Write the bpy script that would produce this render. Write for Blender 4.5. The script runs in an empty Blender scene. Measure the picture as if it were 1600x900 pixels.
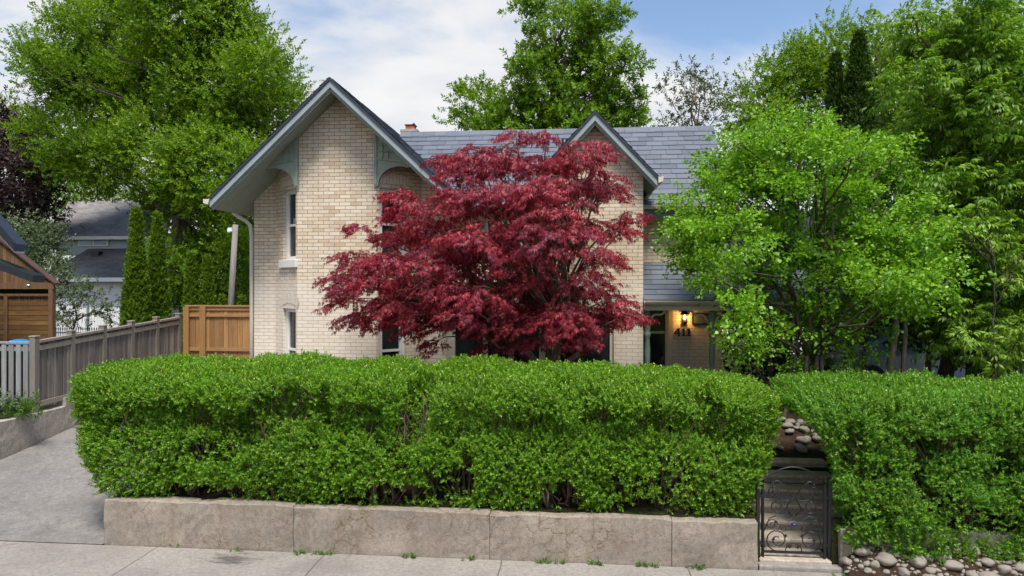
import bpy, bmesh, math, random
import numpy as np
from mathutils import Vector, Matrix
R = math.radians
PI = math.pi
random.seed(7)
rng = np.random.default_rng(11)
sc = bpy.context.scene
COL = sc.collection

# ------------------------------------------------------------------ camera
CAMZ, YAW, F = 3.6, 0.0937, 1066.67
cam = bpy.data.cameras.new('camera'); cam.lens = 24; cam.sensor_width = 36
cam.clip_start = .1; cam.clip_end = 3000; cam.shift_y = -10/1600
co = bpy.data.objects.new('camera', cam); COL.objects.link(co)
co.location = (0, 0, CAMZ); co.rotation_euler = (R(90), 0, YAW)
sc.camera = co
CA, SA = math.cos(YAW), math.sin(YAW)

def PX(px, py, Y):
    """point on the vertical plane at depth Y seen at that place of the photo"""
    u, v = (px-800)/F, (440-py)/F
    t = Y/(CA+SA*u)
    return np.array([t*(-SA+CA*u), Y, CAMZ+t*v])
def MPP(Y): return Y/F

# ------------------------------------------------------------------ object helpers
def setp(o, label=None, cat=None, group=None, kind=None):
    if label: o['label'] = label
    if cat: o['category'] = cat
    if group: o['group'] = group
    if kind: o['kind'] = kind
    return o
def thing(name, label, cat, loc=(0, 0, 0), group=None, rz=0):
    o = bpy.data.objects.new(name, None); COL.objects.link(o)
    o.location = loc; o.rotation_euler = (0, 0, rz); o.empty_display_size = .2
    return setp(o, label, cat, group)

class MB:
    def __init__(s): s.v = []; s.f = []; s.uv = []; s.sm = []
    def face(s, pts, uv=None, smooth=False):
        i = len(s.v); s.v += [tuple(map(float, p)) for p in pts]
        s.f.append(tuple(range(i, i+len(pts)))); s.uv.append(uv); s.sm.append(smooth)
    def shared(s, verts, faces, smooth=True):
        i = len(s.v); s.v += [tuple(map(float, p)) for p in verts]
        for f in faces:
            s.f.append(tuple(k+i for k in f)); s.uv.append(None); s.sm.append(smooth)
    def box(s, x0, x1, y0, y1, z0, z1):
        v = [(x0,y0,z0),(x1,y0,z0),(x1,y1,z0),(x0,y1,z0),(x0,y0,z1),(x1,y0,z1),(x1,y1,z1),(x0,y1,z1)]
        for f in ((3,2,1,0),(4,5,6,7),(0,1,5,4),(1,2,6,5),(2,3,7,6),(3,0,4,7)): s.face([v[k] for k in f])
    def obox(s, o, t, n, a0, a1, b0, b1, c0, c1):
        """box in a frame: o origin, t along, n outwards (2-D unit vectors), z up"""
        def P(a, b, c): return (o[0]+t[0]*a+n[0]*b, o[1]+t[1]*a+n[1]*b, c)
        v = [P(a0,b0,c0),P(a1,b0,c0),P(a1,b1,c0),P(a0,b1,c0),P(a0,b0,c1),P(a1,b0,c1),P(a1,b1,c1),P(a0,b1,c1)]
        for f in ((0,1,2,3),(7,6,5,4),(4,5,1,0),(5,6,2,1),(6,7,3,2),(7,4,0,3)): s.face([v[k] for k in f])
    def beam(s, p0, p1, w, h, up=(0,0,1)):
        p0, p1, up = Vector(p0), Vector(p1), Vector(up)
        d = (p1-p0).normalized(); sd = d.cross(up).normalized(); u = sd.cross(d)
        a = [p + sd*x*w/2 + u*y*h/2 for p in (p0, p1) for x, y in ((-1,-1),(1,-1),(1,1),(-1,1))]
        for f in ((3,2,1,0),(4,5,6,7),(0,1,5,4),(1,2,6,5),(2,3,7,6),(3,0,4,7)): s.face([a[k] for k in f])
    def tube(s, pts, rad, n=6, cap=True):
        pts = [Vector(p) for p in pts]
        if not hasattr(rad, '__len__'): rad = [rad]*len(pts)
        vs, fs = [], []
        ref = Vector((0.31, 0.17, 0.93))
        for i, p in enumerate(pts):
            d = (pts[min(i+1, len(pts)-1)]-pts[max(i-1, 0)]).normalized()
            if abs(d.dot(ref)) > .97: ref = Vector((1, .1, 0))
            a = d.cross(ref).normalized(); b = d.cross(a)
            ref = -b if False else ref
            for k in range(n):
                t = 2*PI*k/n; vs.append(p + (a*math.cos(t)+b*math.sin(t))*rad[i])
        for i in range(len(pts)-1):
            for k in range(n):
                fs.append((i*n+k, i*n+(k+1)%n, (i+1)*n+(k+1)%n, (i+1)*n+k))
        if cap: fs += [tuple(range(n))[::-1], tuple((len(pts)-1)*n+k for k in range(n))]
        s.shared(vs, fs)
    def lathe(s, prof, c, n=14):
        vs = [(c[0]+r*math.cos(2*PI*k/n), c[1]+r*math.sin(2*PI*k/n), c[2]+z) for r, z in prof for k in range(n)]
        fs = [(i*n+k, i*n+(k+1)%n, (i+1)*n+(k+1)%n, (i+1)*n+k) for i in range(len(prof)-1) for k in range(n)]
        fs += [tuple(range(n))[::-1], tuple((len(prof)-1)*n+k for k in range(n))]
        s.shared(vs, fs)
    def slab(s, poly, off):
        """closed polygon thickened by vector off"""
        off = Vector(off); a = [Vector(p) for p in poly]; b = [p+off for p in a]; n = len(a)
        s.face(a); s.face(b[::-1])
        for i in range(n): s.face([a[i], b[i], b[(i+1) % n], a[(i+1) % n]])
    def build(s, name, m, parent=None, base=None, bevel=0, fix=True):
        me = bpy.data.meshes.new(name)
        b = np.array(base if base is not None else (0, 0, 0), float)
        me.from_pydata([tuple(np.array(p)-b) for p in s.v], [], s.f)
        uvl = me.uv_layers.new(name='uv'); k = 0
        for fi, f in enumerate(s.f):
            if s.uv[fi] is not None: co_ = s.uv[fi]
            else:
                P = [Vector(s.v[i]) for i in f]; nrm = Vector((0, 0, 0))
                for i in range(len(P)): nrm += (P[i]-P[0]).cross(P[(i+1) % len(P)]-P[0])
                if nrm.length < 1e-12: nrm = Vector((0, 0, 1))
                nrm.normalize()
                if abs(nrm.z) > .95: co_ = [(p.x, p.y) for p in P]
                else:
                    t = Vector((0, 0, 1)).cross(nrm).normalized(); w = nrm.cross(t)
                    co_ = [(p.dot(t), p.z if abs(nrm.z) < .05 else p.dot(w)) for p in P]
            for c in co_: uvl.data[k].uv = c; k += 1
        me.polygons.foreach_set('use_smooth', s.sm)
        if fix:
            bm = bmesh.new(); bm.from_mesh(me)
            bmesh.ops.remove_doubles(bm, verts=bm.verts, dist=1e-5)
            bmesh.ops.recalc_face_normals(bm, faces=bm.faces); bm.to_mesh(me); bm.free()
        me.materials.append(m)
        o = bpy.data.objects.new(name, me); COL.objects.link(o)
        if parent is not None:
            o.parent = parent
            if base is None and parent.parent is None:
                o.matrix_parent_inverse = Matrix.Translation(-Vector(parent.location))
            elif base is None:
                o.matrix_parent_inverse = parent_world(parent).inverted()
        elif base is not None: o.location = base
        if bevel:
            md = o.modifiers.new('bevel', 'BEVEL'); md.width = bevel; md.segments = 2; md.limit_method = 'ANGLE'
        return o
def pieces(mb, name, m, parent, k=6):
    """every run of k faces (one box or beam) as a part of its own"""
    for i in range(0, len(mb.f), k):
        q = MB()
        for j in range(i, min(i+k, len(mb.f))): q.face([mb.v[a] for a in mb.f[j]])
        q.build(name, m, parent)
def parent_world(o):
    m = Matrix.LocRotScale(o.location, o.rotation_euler, o.scale)
    return (parent_world(o.parent) @ o.matrix_parent_inverse @ m) if o.parent else m

def copy_tree(o, parent=None):
    c = o.copy(); COL.objects.link(c)
    if parent is not None: c.parent = parent
    for ch in list(o.children): copy_tree(ch, c)
    return c

# ------------------------------------------------------------------ materials
class NT:
    def __init__(s, name):
        s.m = bpy.data.materials.new(name); s.m.use_nodes = True; s.nt = s.m.node_tree
        s.b = s.nt.nodes['Principled BSDF']; s.out = s.nt.nodes['Material Output']
    def n(s, typ, **kw):
        x = s.nt.nodes.new('ShaderNode'+typ)
        for k, v in kw.items():
            if k.startswith('_'): x.inputs[k[1:].replace('_', ' ')].default_value = v
            else: setattr(x, k, v)
        return x
    def l(s, a, b): s.nt.links.new(a, b)
    def coord(s, kind='Object'): return s.n('TexCoord').outputs[kind]
    def noise(s, vec, scale, detail=4, rough=.6, dist=0):
        x = s.n('TexNoise', _Scale=scale, _Detail=detail, _Roughness=rough, _Distortion=dist)
        s.l(vec, x.inputs['Vector']); return x.outputs['Fac']
    def ramp(s, fac, stops, interp='LINEAR'):
        x = s.n('ValToRGB'); cr = x.color_ramp; cr.interpolation = interp
        while len(cr.elements) < len(stops): cr.elements.new(.5)
        for e, (p, c) in zip(cr.elements, stops):
            e.position = p; e.color = (*c, 1) if len(c) == 3 else c
        s.l(fac, x.inputs['Fac']); return x.outputs['Color']
    def mask(s, fac, a, b):
        x = s.n('MapRange', _From_Min=a, _From_Max=b); s.l(fac, x.inputs['Value']); return x.outputs['Result']
    def mix(s, fac, a, b, mode='MIX'):
        x = s.n('MixRGB', blend_type=mode)
        for sock, v in ((x.inputs['Fac'], fac), (x.inputs['Color1'], a), (x.inputs['Color2'], b)):
            if isinstance(v, (int, float)): sock.default_value = v
            elif isinstance(v, tuple): sock.default_value = (*v, 1)
            else: s.l(v, sock)
        return x.outputs['Color']
    def math(s, op, a, b=0.0):
        x = s.n('Math', operation=op)
        for i, v in enumerate((a, b)):
            if isinstance(v, (int, float)): x.inputs[i].default_value = v
            else: s.l(v, x.inputs[i])
        return x.outputs[0]
    def map(s, vec, scale=(1, 1, 1), loc=(0, 0, 0), rot=(0, 0, 0)):
        x = s.n('Mapping'); x.inputs['Scale'].default_value = scale; x.inputs['Location'].default_value = loc
        x.inputs['Rotation'].default_value = rot; s.l(vec, x.inputs['Vector']); return x.outputs[0]
    def bump(s, h, strength=.4, dist=.01):
        x = s.n('Bump', _Strength=strength, _Distance=dist); s.l(h, x.inputs['Height'])
        s.l(x.outputs[0], s.b.inputs['Normal']); return x
    def fin(s, col=None, rough=.6, spec=.4, metal=0):
        if col is not None:
            if isinstance(col, tuple): s.b.inputs['Base Color'].default_value = (*col, 1)
            else: s.l(col, s.b.inputs['Base Color'])
        s.b.inputs['Roughness'].default_value = rough; s.b.inputs['Metallic'].default_value = metal
        s.b.inputs['Specular IOR Level'].default_value = spec
        return s.m

def paint(name, c, rough=.5, var=.12, scale=3.0, spec=.4, metal=0):
    t = NT(name); g = t.coord()
    f = t.noise(g, scale, 6, .65)
    col = t.ramp(f, [(.3, tuple(x*(1-var) for x in c)), (.7, tuple(min(1, x*(1+var)) for x in c))])
    t.bump(t.noise(g, 60, 3), .15, .004)
    return t.fin(col, rough, spec, metal)

def brick_mat():
    t = NT('buff_brick'); uv = t.coord('UV')
    warp = t.n('TexNoise', _Scale=5.0, _Detail=3); t.l(uv, warp.inputs['Vector'])
    add = t.n('VectorMath', operation='MULTIPLY_ADD'); t.l(warp.outputs['Color'], add.inputs[0])
    add.inputs[1].default_value = (.012, .012, 0); t.l(uv, add.inputs[2]); v = add.outputs[0]
    bt = t.n('TexBrick', _Scale=1.0, _Mortar_Size=.0055, _Mortar_Smooth=.25, _Bias=0.0, _Brick_Width=.232, _Row_Height=.0775)
    bt.offset = .5; bt.inputs['Color1'].default_value = (0, 0, 0, 1); bt.inputs['Color2'].default_value = (1, 1, 1, 1)
    bt.inputs['Mortar'].default_value = (.5, .5, .5, 1); t.l(v, bt.inputs['Vector'])
    big = t.noise(uv, .9, 5, .6)
    fine = t.noise(uv, 38, 4, .7)
    c = t.ramp(bt.outputs['Color'], [(0, (.60, .455, .30)), (.2, (.72, .59, .43)), (.6, (.78, .66, .50)), (.88, (.83, .72, .565)), (1, (.69, .53, .365))])
    c = t.mix(t.math('MULTIPLY', t.mask(fine, .35, .75), .35), c, (.40, .30, .20))
    c = t.mix(t.math('MULTIPLY', t.mask(big, .45, .75), .35), c, (.55, .43, .31))
    dr = t.noise(t.map(uv, (2.6, .35, 1)), 1.5, 6, .7, .5); c = t.mix(t.math('MULTIPLY', t.mask(dr, .52, .74), .4), c, (.38, .29, .20))
    geo = t.n('SeparateXYZ'); t.l(uv, geo.inputs[0])
    wz = t.math('ADD', geo.outputs['Y'], t.math('MULTIPLY', t.noise(uv, 1.7, 4), .9))
    wash = t.mask(wz, 4.25, 3.9)
    c = t.mix(t.math('MULTIPLY', wash, .6), c, (.78, .70, .60))
    m = t.math('MULTIPLY', bt.outputs['Fac'], t.math('SUBTRACT', 1.0, t.math('MULTIPLY', wash, .45)))
    c = t.mix(m, c, (.22, .185, .15))
    h = t.math('SUBTRACT', t.math('MULTIPLY', fine, .3), bt.outputs['Fac'])
    t.bump(h, .6, .012)
    return t.fin(c, .85, .2)

def slate_mat():
    t = NT('slate_shingle'); isl = t.n('NewGeometry').outputs['Random Per Island']; g = t.coord()
    c = t.ramp(isl, [(0, (.082, .098, .125)), (.4, (.112, .128, .158)), (.75, (.135, .152, .187)), (1, (.095, .111, .148))])
    c = t.mix(t.math('MULTIPLY', t.mask(t.noise(g, 1.6, 5), .4, .75), .35), c, (.15, .165, .185))
    c = t.mix(t.math('MULTIPLY', t.mask(t.noise(g, 40, 3), .4, .8), .3), c, (.08, .09, .11))
    t.bump(t.noise(g, 45, 4), .3, .006)
    return t.fin(c, .55, .4)

def asphalt_shingle(name, c):
    t = NT(name); uv = t.coord('UV')
    bt = t.n('TexBrick', _Scale=1.0, _Mortar_Size=.008, _Brick_Width=.33, _Row_Height=.14); t.l(uv, bt.inputs['Vector'])
    bt.inputs['Color1'].default_value = (*[x*.7 for x in c], 1); bt.inputs['Color2'].default_value = (*[x*1.4 for x in c], 1)
    bt.inputs['Mortar'].default_value = (*[x*.45 for x in c], 1)
    col = t.mix(.4, bt.outputs['Color'], t.ramp(t.noise(uv, 2, 6), [(.3, tuple(x*.7 for x in c)), (.7, tuple(x*1.3 for x in c))]))
    t.bump(t.math('SUBTRACT', t.noise(uv, 50, 3), bt.outputs['Fac']), .5, .01)
    return t.fin(col, .9, .2)

def wood_mat(name, c1, c2, c3, axis='Z', scale=1.0, rough=.75):
    """boards told apart per island, grain along an axis"""
    t = NT(name); g = t.coord(); isl = t.n('NewGeometry').outputs['Random Per Island']
    s = {'Z': (28, 28, 1.6), 'X': (1.6, 28, 28), 'Y': (28, 1.6, 28)}[axis]
    off = t.n('VectorMath', operation='ADD'); t.l(t.map(g, s), off.inputs[0])
    cmb = t.n('CombineXYZ'); t.l(t.math('MULTIPLY', isl, 37.0), cmb.inputs[0]); t.l(t.math('MULTIPLY', isl, 91.0), cmb.inputs[2])
    t.l(cmb.outputs[0], off.inputs[1])
    gr = t.noise(off.outputs[0], scale, 5, .65, .6)
    c = t.ramp(gr, [(.25, c1), (.5, c2), (.75, c3)])
    c = t.mix(t.math('MULTIPLY', isl, .7), c, tuple(x*.36 for x in c2))
    c = t.mix(t.math('MULTIPLY', t.mask(t.noise(g, 2.2, 4), .5, .8), .45), c, tuple(x*.5 for x in c1))
    t.bump(gr, .35, .006)
    return t.fin(c, rough, .3)

def concrete_mat(name, base, cracks=0.0, stain=.4, stainc=(.20, .14, .09), crack_scale=3.0, lines=False, rough=.85, jx=None, jy=None):
    t = NT(name); g = t.coord()
    a = t.noise(g, 1.1, 7, .65, .4); b = t.noise(g, 17, 7, .78); d = t.noise(g, 75, 4, .75)
    c = t.ramp(a, [(.3, tuple(x*.74 for x in base)), (.5, base), (.72, tuple(x*1.2 for x in base))])
    c = t.mix(t.math('MULTIPLY', t.mask(b, .46, .62), .62), c, tuple(x*.52 for x in base)); c = t.mix(t.math('MULTIPLY', t.mask(b, .44, .32), .4), c, tuple(min(1, x*1.35) for x in base))
    c = t.mix(t.math('MULTIPLY', t.mask(d, .48, .62), .6), c, tuple(x*.42 for x in base))
    drip = t.noise(t.map(g, (2.2, 2.2, .35)), 1.6, 6, .7, .8)
    c = t.mix(t.math('MULTIPLY', t.mask(drip, .5, .72), stain), c, stainc)
    hgt = t.math('ADD', t.math('MULTIPLY', b, .5), t.math('MULTIPLY', d, .5))
    if cracks:
        w = t.n('TexNoise', _Scale=4.5, _Detail=4, _Roughness=.65); t.l(g, w.inputs['Vector'])
        ad = t.n('VectorMath', operation='MULTIPLY_ADD'); t.l(w.outputs['Color'], ad.inputs[0])
        ad.inputs[1].default_value = (.30, .30, .30); t.l(g, ad.inputs[2])
        vo = t.n('TexVoronoi', feature='DISTANCE_TO_EDGE', _Scale=crack_scale); t.l(ad.outputs[0], vo.inputs['Vector'])
        ck = t.mask(vo.outputs['Distance'], .022, .002)
        where = t.mask(t.noise(g, .7, 4, .7), .5, .66)
        ck = t.math('MULTIPLY', ck, where); ck = t.math('MULTIPLY', ck, cracks)
        halo = t.math('MULTIPLY', t.math('MULTIPLY', t.mask(vo.outputs['Distance'], .16, .0), where), .45*cracks)
        c = t.mix(halo, c, tuple(x*.68 for x in stainc) if False else tuple(s*1.25 for s in stainc))
        c = t.mix(t.math('MULTIPLY', ck, .75), c, (.09, .085, .062)); hgt = t.math('SUBTRACT', hgt, t.math('MULTIPLY', ck, 2.5))
    sep = t.n('SeparateXYZ'); t.l(g, sep.inputs[0])
    for axis, per, off in ((0, jx, .4), (1, jy, 0)):
        if per:
            wob = t.math('MULTIPLY', t.noise(g, 3, 3), .03)
            q = t.math('ADD', t.math('DIVIDE', t.math('ADD', sep.outputs[axis], wob), per), off+100)
            fr = t.math('ABSOLUTE', t.math('SUBTRACT', t.math('FRACT', q), .5))
            j = t.mask(fr, .5-.012/per, .5-.004/per)
            c = t.mix(t.math('MULTIPLY', j, .8), c, (.10, .085, .07)); hgt = t.math('SUBTRACT', hgt, t.math('MULTIPLY', j, 2.0))
    t.bump(hgt, .5, .012)
    return t.fin(c, rough, .25)

def leaf_mat(name, stops, trans=.3, rough=.5, spec=.35, tint=None, tscale=1.2, tc=None):
    t = NT(name); g = t.coord(); isl = t.n('NewGeometry').outputs['Random Per Island']
    c = t.ramp(isl, stops)
    if tint: c = t.mix(t.math('MULTIPLY', t.mask(t.noise(g, tscale, 3), .45, .68), .6), c, tint)
    t.fin(c, rough, spec)
    tr = t.n('BsdfTranslucent')
    t.l(t.mix(1.0, c, tc or (1.5, 1.5, .7), 'MULTIPLY'), tr.inputs['Color'])
    ms = t.n('MixShader'); ms.inputs[0].default_value = trans
    t.l(t.b.outputs[0], ms.inputs[1]); t.l(tr.outputs[0], ms.inputs[2]); t.l(ms.outputs[0], t.out.inputs['Surface'])
    return t.m

def bark_mat(name, c):
    t = NT(name); g = t.coord(); f = t.noise(t.map(g, (6, 6, 1.4)), 2.2, 6, .7, .5)
    col = t.ramp(f, [(.3, tuple(x*.5 for x in c)), (.6, c), (.8, tuple(x*1.5 for x in c))])
    t.bump(f, .8, .03)
    return t.fin(col, .9, .15)

M = {}
M['brick'] = brick_mat()
M['slate'] = slate_mat()
M['navy'] = paint('dark_roof_edge', (.028, .038, .058), .5)
M['rake'] = paint('blue_grey_paint', (.295, .34, .345), .45)
M['rake2'] = paint('grey_green_paint', (.19, .235, .22), .5)
M['soffit'] = paint('soffit_paint', (.31, .36, .295), .55, .15)
M['green'] = paint('bracket_paint', (.28, .325, .255), .5)
M['cream'] = paint('cream_paint', (.62, .57, .47), .45, .06)
M['white'] = paint('white_paint', (.74, .73, .70), .5, .06)
M['postgreen'] = paint('post_paint', (.20, .29, .225), .45)
M['iron'] = paint('black_iron', (.015, .014, .016), .42, .3, 20, .5)
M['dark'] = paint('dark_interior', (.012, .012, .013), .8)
M['redclay'] = paint('red_clay', (.42, .10, .04), .7, .25, 12)
M['capstone'] = paint('cap_stone', (.36, .33, .31), .8, .2, 9)
t = NT('window_glass'); g = t.coord()
M['glass'] = t.fin(t.ramp(t.noise(g, 1.3, 4), [(.35, (.010, .012, .014)), (.65, (.035, .042, .05))]), .04, .6)
M['fglass'] = paint('pale_glass', (.22, .30, .40), .08, .25, .8, .6)
M['retain'] = concrete_mat('retaining_concrete', (.33, .28, .225), 1.0, .6, (.19, .135, .085), 4.2)
M['sidewall'] = concrete_mat('drive_wall_concrete', (.40, .36, .31), .0, .4, (.22, .19, .16))
M['walk'] = concrete_mat('sidewalk_concrete', (.31, .28, .25), .7, .32, (.24, .21, .18), .9, jx=2.35, jy=None)
def add_stains(m, cx, cy, rx, ry):
    nt = m.node_tree; b = nt.nodes['Principled BSDF']; src = b.inputs['Base Color'].links[0].from_socket
    tc = nt.nodes.new('ShaderNodeTexCoord'); mp = nt.nodes.new('ShaderNodeMapping'); mp.inputs['Location'].default_value = (-cx/rx, -cy/ry, 0); mp.inputs['Scale'].default_value = (1/rx, 1/ry, 0)
    nt.links.new(tc.outputs['Object'], mp.inputs['Vector']); ln = nt.nodes.new('ShaderNodeVectorMath'); ln.operation = 'LENGTH'; nt.links.new(mp.outputs[0], ln.inputs[0])
    nz = nt.nodes.new('ShaderNodeTexNoise'); nz.inputs['Scale'].default_value = 4; nz.inputs['Detail'].default_value = 7; nz.inputs['Roughness'].default_value = .7
    mp2 = nt.nodes.new('ShaderNodeMapping'); mp2.inputs['Scale'].default_value = (.7, 2.2, 1); nt.links.new(tc.outputs['Object'], mp2.inputs['Vector']); nt.links.new(mp2.outputs[0], nz.inputs['Vector'])
    sb = nt.nodes.new('ShaderNodeMath'); sb.operation = 'MULTIPLY_ADD'; sb.inputs[1].default_value = 3.2; nt.links.new(nz.outputs['Fac'], sb.inputs[0]); 
    ng = nt.nodes.new('ShaderNodeMath'); ng.operation = 'MULTIPLY'; ng.inputs[1].default_value = -1.0; nt.links.new(ln.outputs['Value'], ng.inputs[0]); nt.links.new(ng.outputs[0], sb.inputs[2])
    mr = nt.nodes.new('ShaderNodeMapRange'); mr.inputs['From Min'].default_value = 1.05; mr.inputs['From Max'].default_value = 1.5; mr.inputs['To Max'].default_value = .75; nt.links.new(sb.outputs[0], mr.inputs['Value'])
    mx = nt.nodes.new('ShaderNodeMixRGB'); nt.links.new(mr.outputs[0], mx.inputs['Fac']); nt.links.new(src, mx.inputs['Color1']); mx.inputs['Color2'].default_value = (.06, .05, .045, 1)
    nt.links.new(mx.outputs[0], b.inputs['Base Color'])
add_stains(M['walk'], -4.45, 8.5, .75, .30)
M['drive'] = concrete_mat('driveway_asphalt', (.245, .228, .21), .5, .75, (.125, .115, .105), 1.1)
M['step'] = concrete_mat('step_stone', (.50, .43, .345), .0, .5, (.14, .12, .09))
M['road'] = concrete_mat('road_asphalt', (.065, .065, .066), .5, .2, (.04, .04, .04), .6)
t = NT('soil'); g = t.coord(); f = t.noise(g, 9, 7, .75)
t.bump(f, 1.0, .05); M['soil'] = t.fin(t.ramp(f, [(.3, (.022, .014, .009)), (.6, (.06, .038, .025)), (.8, (.13, .09, .06))]), .95, .1)
t = NT('lawn'); g = t.coord(); f = t.noise(g, 5, 8, .75)
t.bump(f, 1.0, .06); M['lawn'] = t.fin(t.ramp(f, [(.3, (.016, .014, .008)), (.55, (.030, .036, .013)), (.8, (.05, .055, .024))]), .9, .1)
M['stone'] = concrete_mat('river_stone', (.31, .275, .235), .0, .35, (.24, .17, .11), rough=.7)
M['grey_wood'] = wood_mat('weathered_fence_wood', (.14, .115, .098), (.27, .235, .205), (.42, .385, .35))
M['grey_post'] = wood_mat('weathered_post_wood', (.23, .195, .155), (.36, .315, .26), (.47, .42, .35))
M['pale_board'] = wood_mat('pale_board_wood', (.24, .25, .235), (.36, .365, .345), (.48, .48, .46))
M['redwood'] = wood_mat('old_red_board', (.06, .035, .028), (.10, .06, .05), (.15, .10, .08))
M['cedar'] = wood_mat('new_cedar_wood', (.30, .145, .052), (.43, .225, .085), (.52, .30, .13))
M['cedar_h'] = wood_mat('cedar_rail_wood', (.33, .165, .06), (.46, .25, .10), (.55, .33, .15), 'X')
M['shed_v'] = wood_mat('shed_board_wood', (.13, .068, .032), (.235, .130, .065), (.33, .20, .105))
M['shed_h'] = wood_mat('shed_slat_wood', (.105, .05, .02), (.20, .105, .035), (.33, .19, .07), 'X')
M['pole'] = wood_mat('pole_wood', (.20, .17, .14), (.31, .28, .245), (.42, .39, .35))
M['siding'] = paint('white_siding', (.78, .78, .78), .55, .05)
M['blue_siding'] = paint('pale_blue_siding', (.40, .46, .52), .55, .06)
M['roof_grey'] = asphalt_shingle('grey_shingles', (.24, .225, .225))
M['roof_dark'] = asphalt_shingle('dark_shingles', (.155, .15, .155))
M['roof_red'] = asphalt_shingle('red_shingles', (.26, .11, .075))
M['black_fascia'] = paint('black_fascia', (.016, .02, .026), .4)
M['blue_plastic'] = paint('blue_plastic', (.005, .20, .55), .35, .1)
M['purple'] = paint('purple_cloth', (.05, .02, .09), .8)
M['carpaint'] = paint('silver_blue_car_paint', (.30, .36, .44), .22, .05, 2, .6, .4)
M['tyre'] = paint('tyre_rubber', (.02, .02, .02), .8)
M['chrome'] = paint('wheel_metal', (.5, .5, .52), .3, .05, 2, .5, .9)
M['bark'] = bark_mat('grey_bark', (.10, .082, .065))
M['bark_red'] = bark_mat('maple_bark', (.16, .115, .085))
M['bark_pale'] = bark_mat('pale_bark', (.20, .16, .12))
M['stem'] = bark_mat('hedge_stem', (.15, .105, .075))
# emissive bulb
t = NT('lamp_glow'); t.fin((.9, .6, .3), .4); t.b.inputs['Emission Color'].default_value = (1, .55, .16, 1)
t.b.inputs['Emission Strength'].default_value = 12; M['glow'] = t.m
# foliage
M['hedge'] = leaf_mat('privet_leaf', [(0, (.04, .115, .010)), (.4, (.115, .265, .016)), (.75, (.22, .41, .024)), (.95, (.36, .54, .05)), (1, (.36, .32, .10))], .36, .42, .4, (.18, .37, .02), 1.6)
M['hedge2'] = leaf_mat('privet_leaf_deep', [(0, (.034, .11, .012)), (.4, (.10, .25, .02)), (.75, (.19, .38, .028)), (.95, (.31, .50, .05)), (1, (.34, .32, .11))], .36, .42, .4, (.13, .32, .03), 1.6)
M['maple'] = leaf_mat('red_maple_leaf', [(0, (.085, .009, .018)), (.4, (.22, .016, .032)), (.75, (.40, .024, .042)), (1, (.56, .10, .115))], .38, .46, .35, (.16, .040, .072), 1.3, (1.6, .7, .7))
M['bigtree'] = leaf_mat('broad_tree_leaf', [(0, (.06, .14, .006)), (.5, (.15, .27, .010)), (1, (.27, .40, .02))], .42, .5, .3, (.10, .20, .012), .35)
M['walnut'] = leaf_mat('rear_tree_leaf', [(0, (.055, .14, .008)), (.5, (.145, .27, .012)), (1, (.25, .38, .025))], .42, .5, .3, (.10, .20, .014), .4)
M['service'] = leaf_mat('serviceberry_leaf', [(0, (.06, .165, .008)), (.5, (.165, .355, .018)), (1, (.31, .52, .045))], .36, .42, .4, (.25, .46, .03), .9)
M['ash'] = leaf_mat('box_elder_leaf', [(0, (.06, .15, .01)), (.5, (.15, .29, .02)), (1, (.30, .45, .04))], .42, .45, .4, (.15, .29, .03), .7)
M['purpletree'] = leaf_mat('purple_leaf', [(0, (.018, .010, .013)), (.5, (.040, .020, .022)), (1, (.075, .040, .035))], .2, .5, .3)
M['greytree'] = leaf_mat('grey_green_leaf', [(0, (.045, .07, .035)), (.5, (.08, .115, .055)), (1, (.14, .17, .09))], .25, .6, .3)
M['cedarleaf'] = leaf_mat('cedar_leaf', [(0, (.065, .125, .008)), (.5, (.12, .215, .016)), (1, (.19, .30, .03))], .3, .6, .25)
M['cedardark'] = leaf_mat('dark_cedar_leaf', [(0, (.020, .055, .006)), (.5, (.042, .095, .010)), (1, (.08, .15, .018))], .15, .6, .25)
M['applet'] = leaf_mat('apple_leaf', [(0, (.05, .085, .035)), (.5, (.10, .15, .065)), (1, (.20, .25, .14))], .25, .5, .35)
M['weed'] = leaf_mat('weed_leaf', [(0, (.04, .11, .012)), (.6, (.09, .19, .02)), (1, (.14, .24, .03))], .25, .5, .3)

# ------------------------------------------------------------------ foliage machinery
def unit(a): return a/np.maximum(np.linalg.norm(a, axis=-1, keepdims=True), 1e-9)
def rdirs(n, r=None): return unit((r or rng).normal(size=(n, 3)))
def leafq(base, d, nrm, L, W, fold=.15, droop=.15):
    d = np.array(d, float); d /= np.linalg.norm(d); nrm = np.array(nrm, float)
    s = np.cross(nrm, d); s /= max(np.linalg.norm(s), 1e-6); n = np.cross(d, s); base = np.array(base, float)
    mid = base+d*L*.45
    return [base, mid+s*W/2+n*fold*W, base+d*L-n*droop*L, mid-s*W/2+n*fold*W]
def tpl_shoot(n=10, length=.13, L=.045, W=.019, r=None, spread=.85):
    """a straight shoot along +z with leaves in pairs"""
    q = []
    for i in range(n):
        f = (i+.5)/n; az = (i % 2)*PI + (i//2)*1.4 + r.normal()*.25
        rad = np.array([math.cos(az), math.sin(az), 0])
        d = rad*spread*(1.1-.55*f)+np.array([0, 0, .45+.5*f])
        nn = np.array([0, 0, 1])-rad*.4+r.normal(size=3)*.2
        q.append(leafq([0, 0, length*f], d, nn, L*(.75+.5*r.random()), W*(.8+.4*r.random()), .18, .12))
    return np.array(q)
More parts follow.
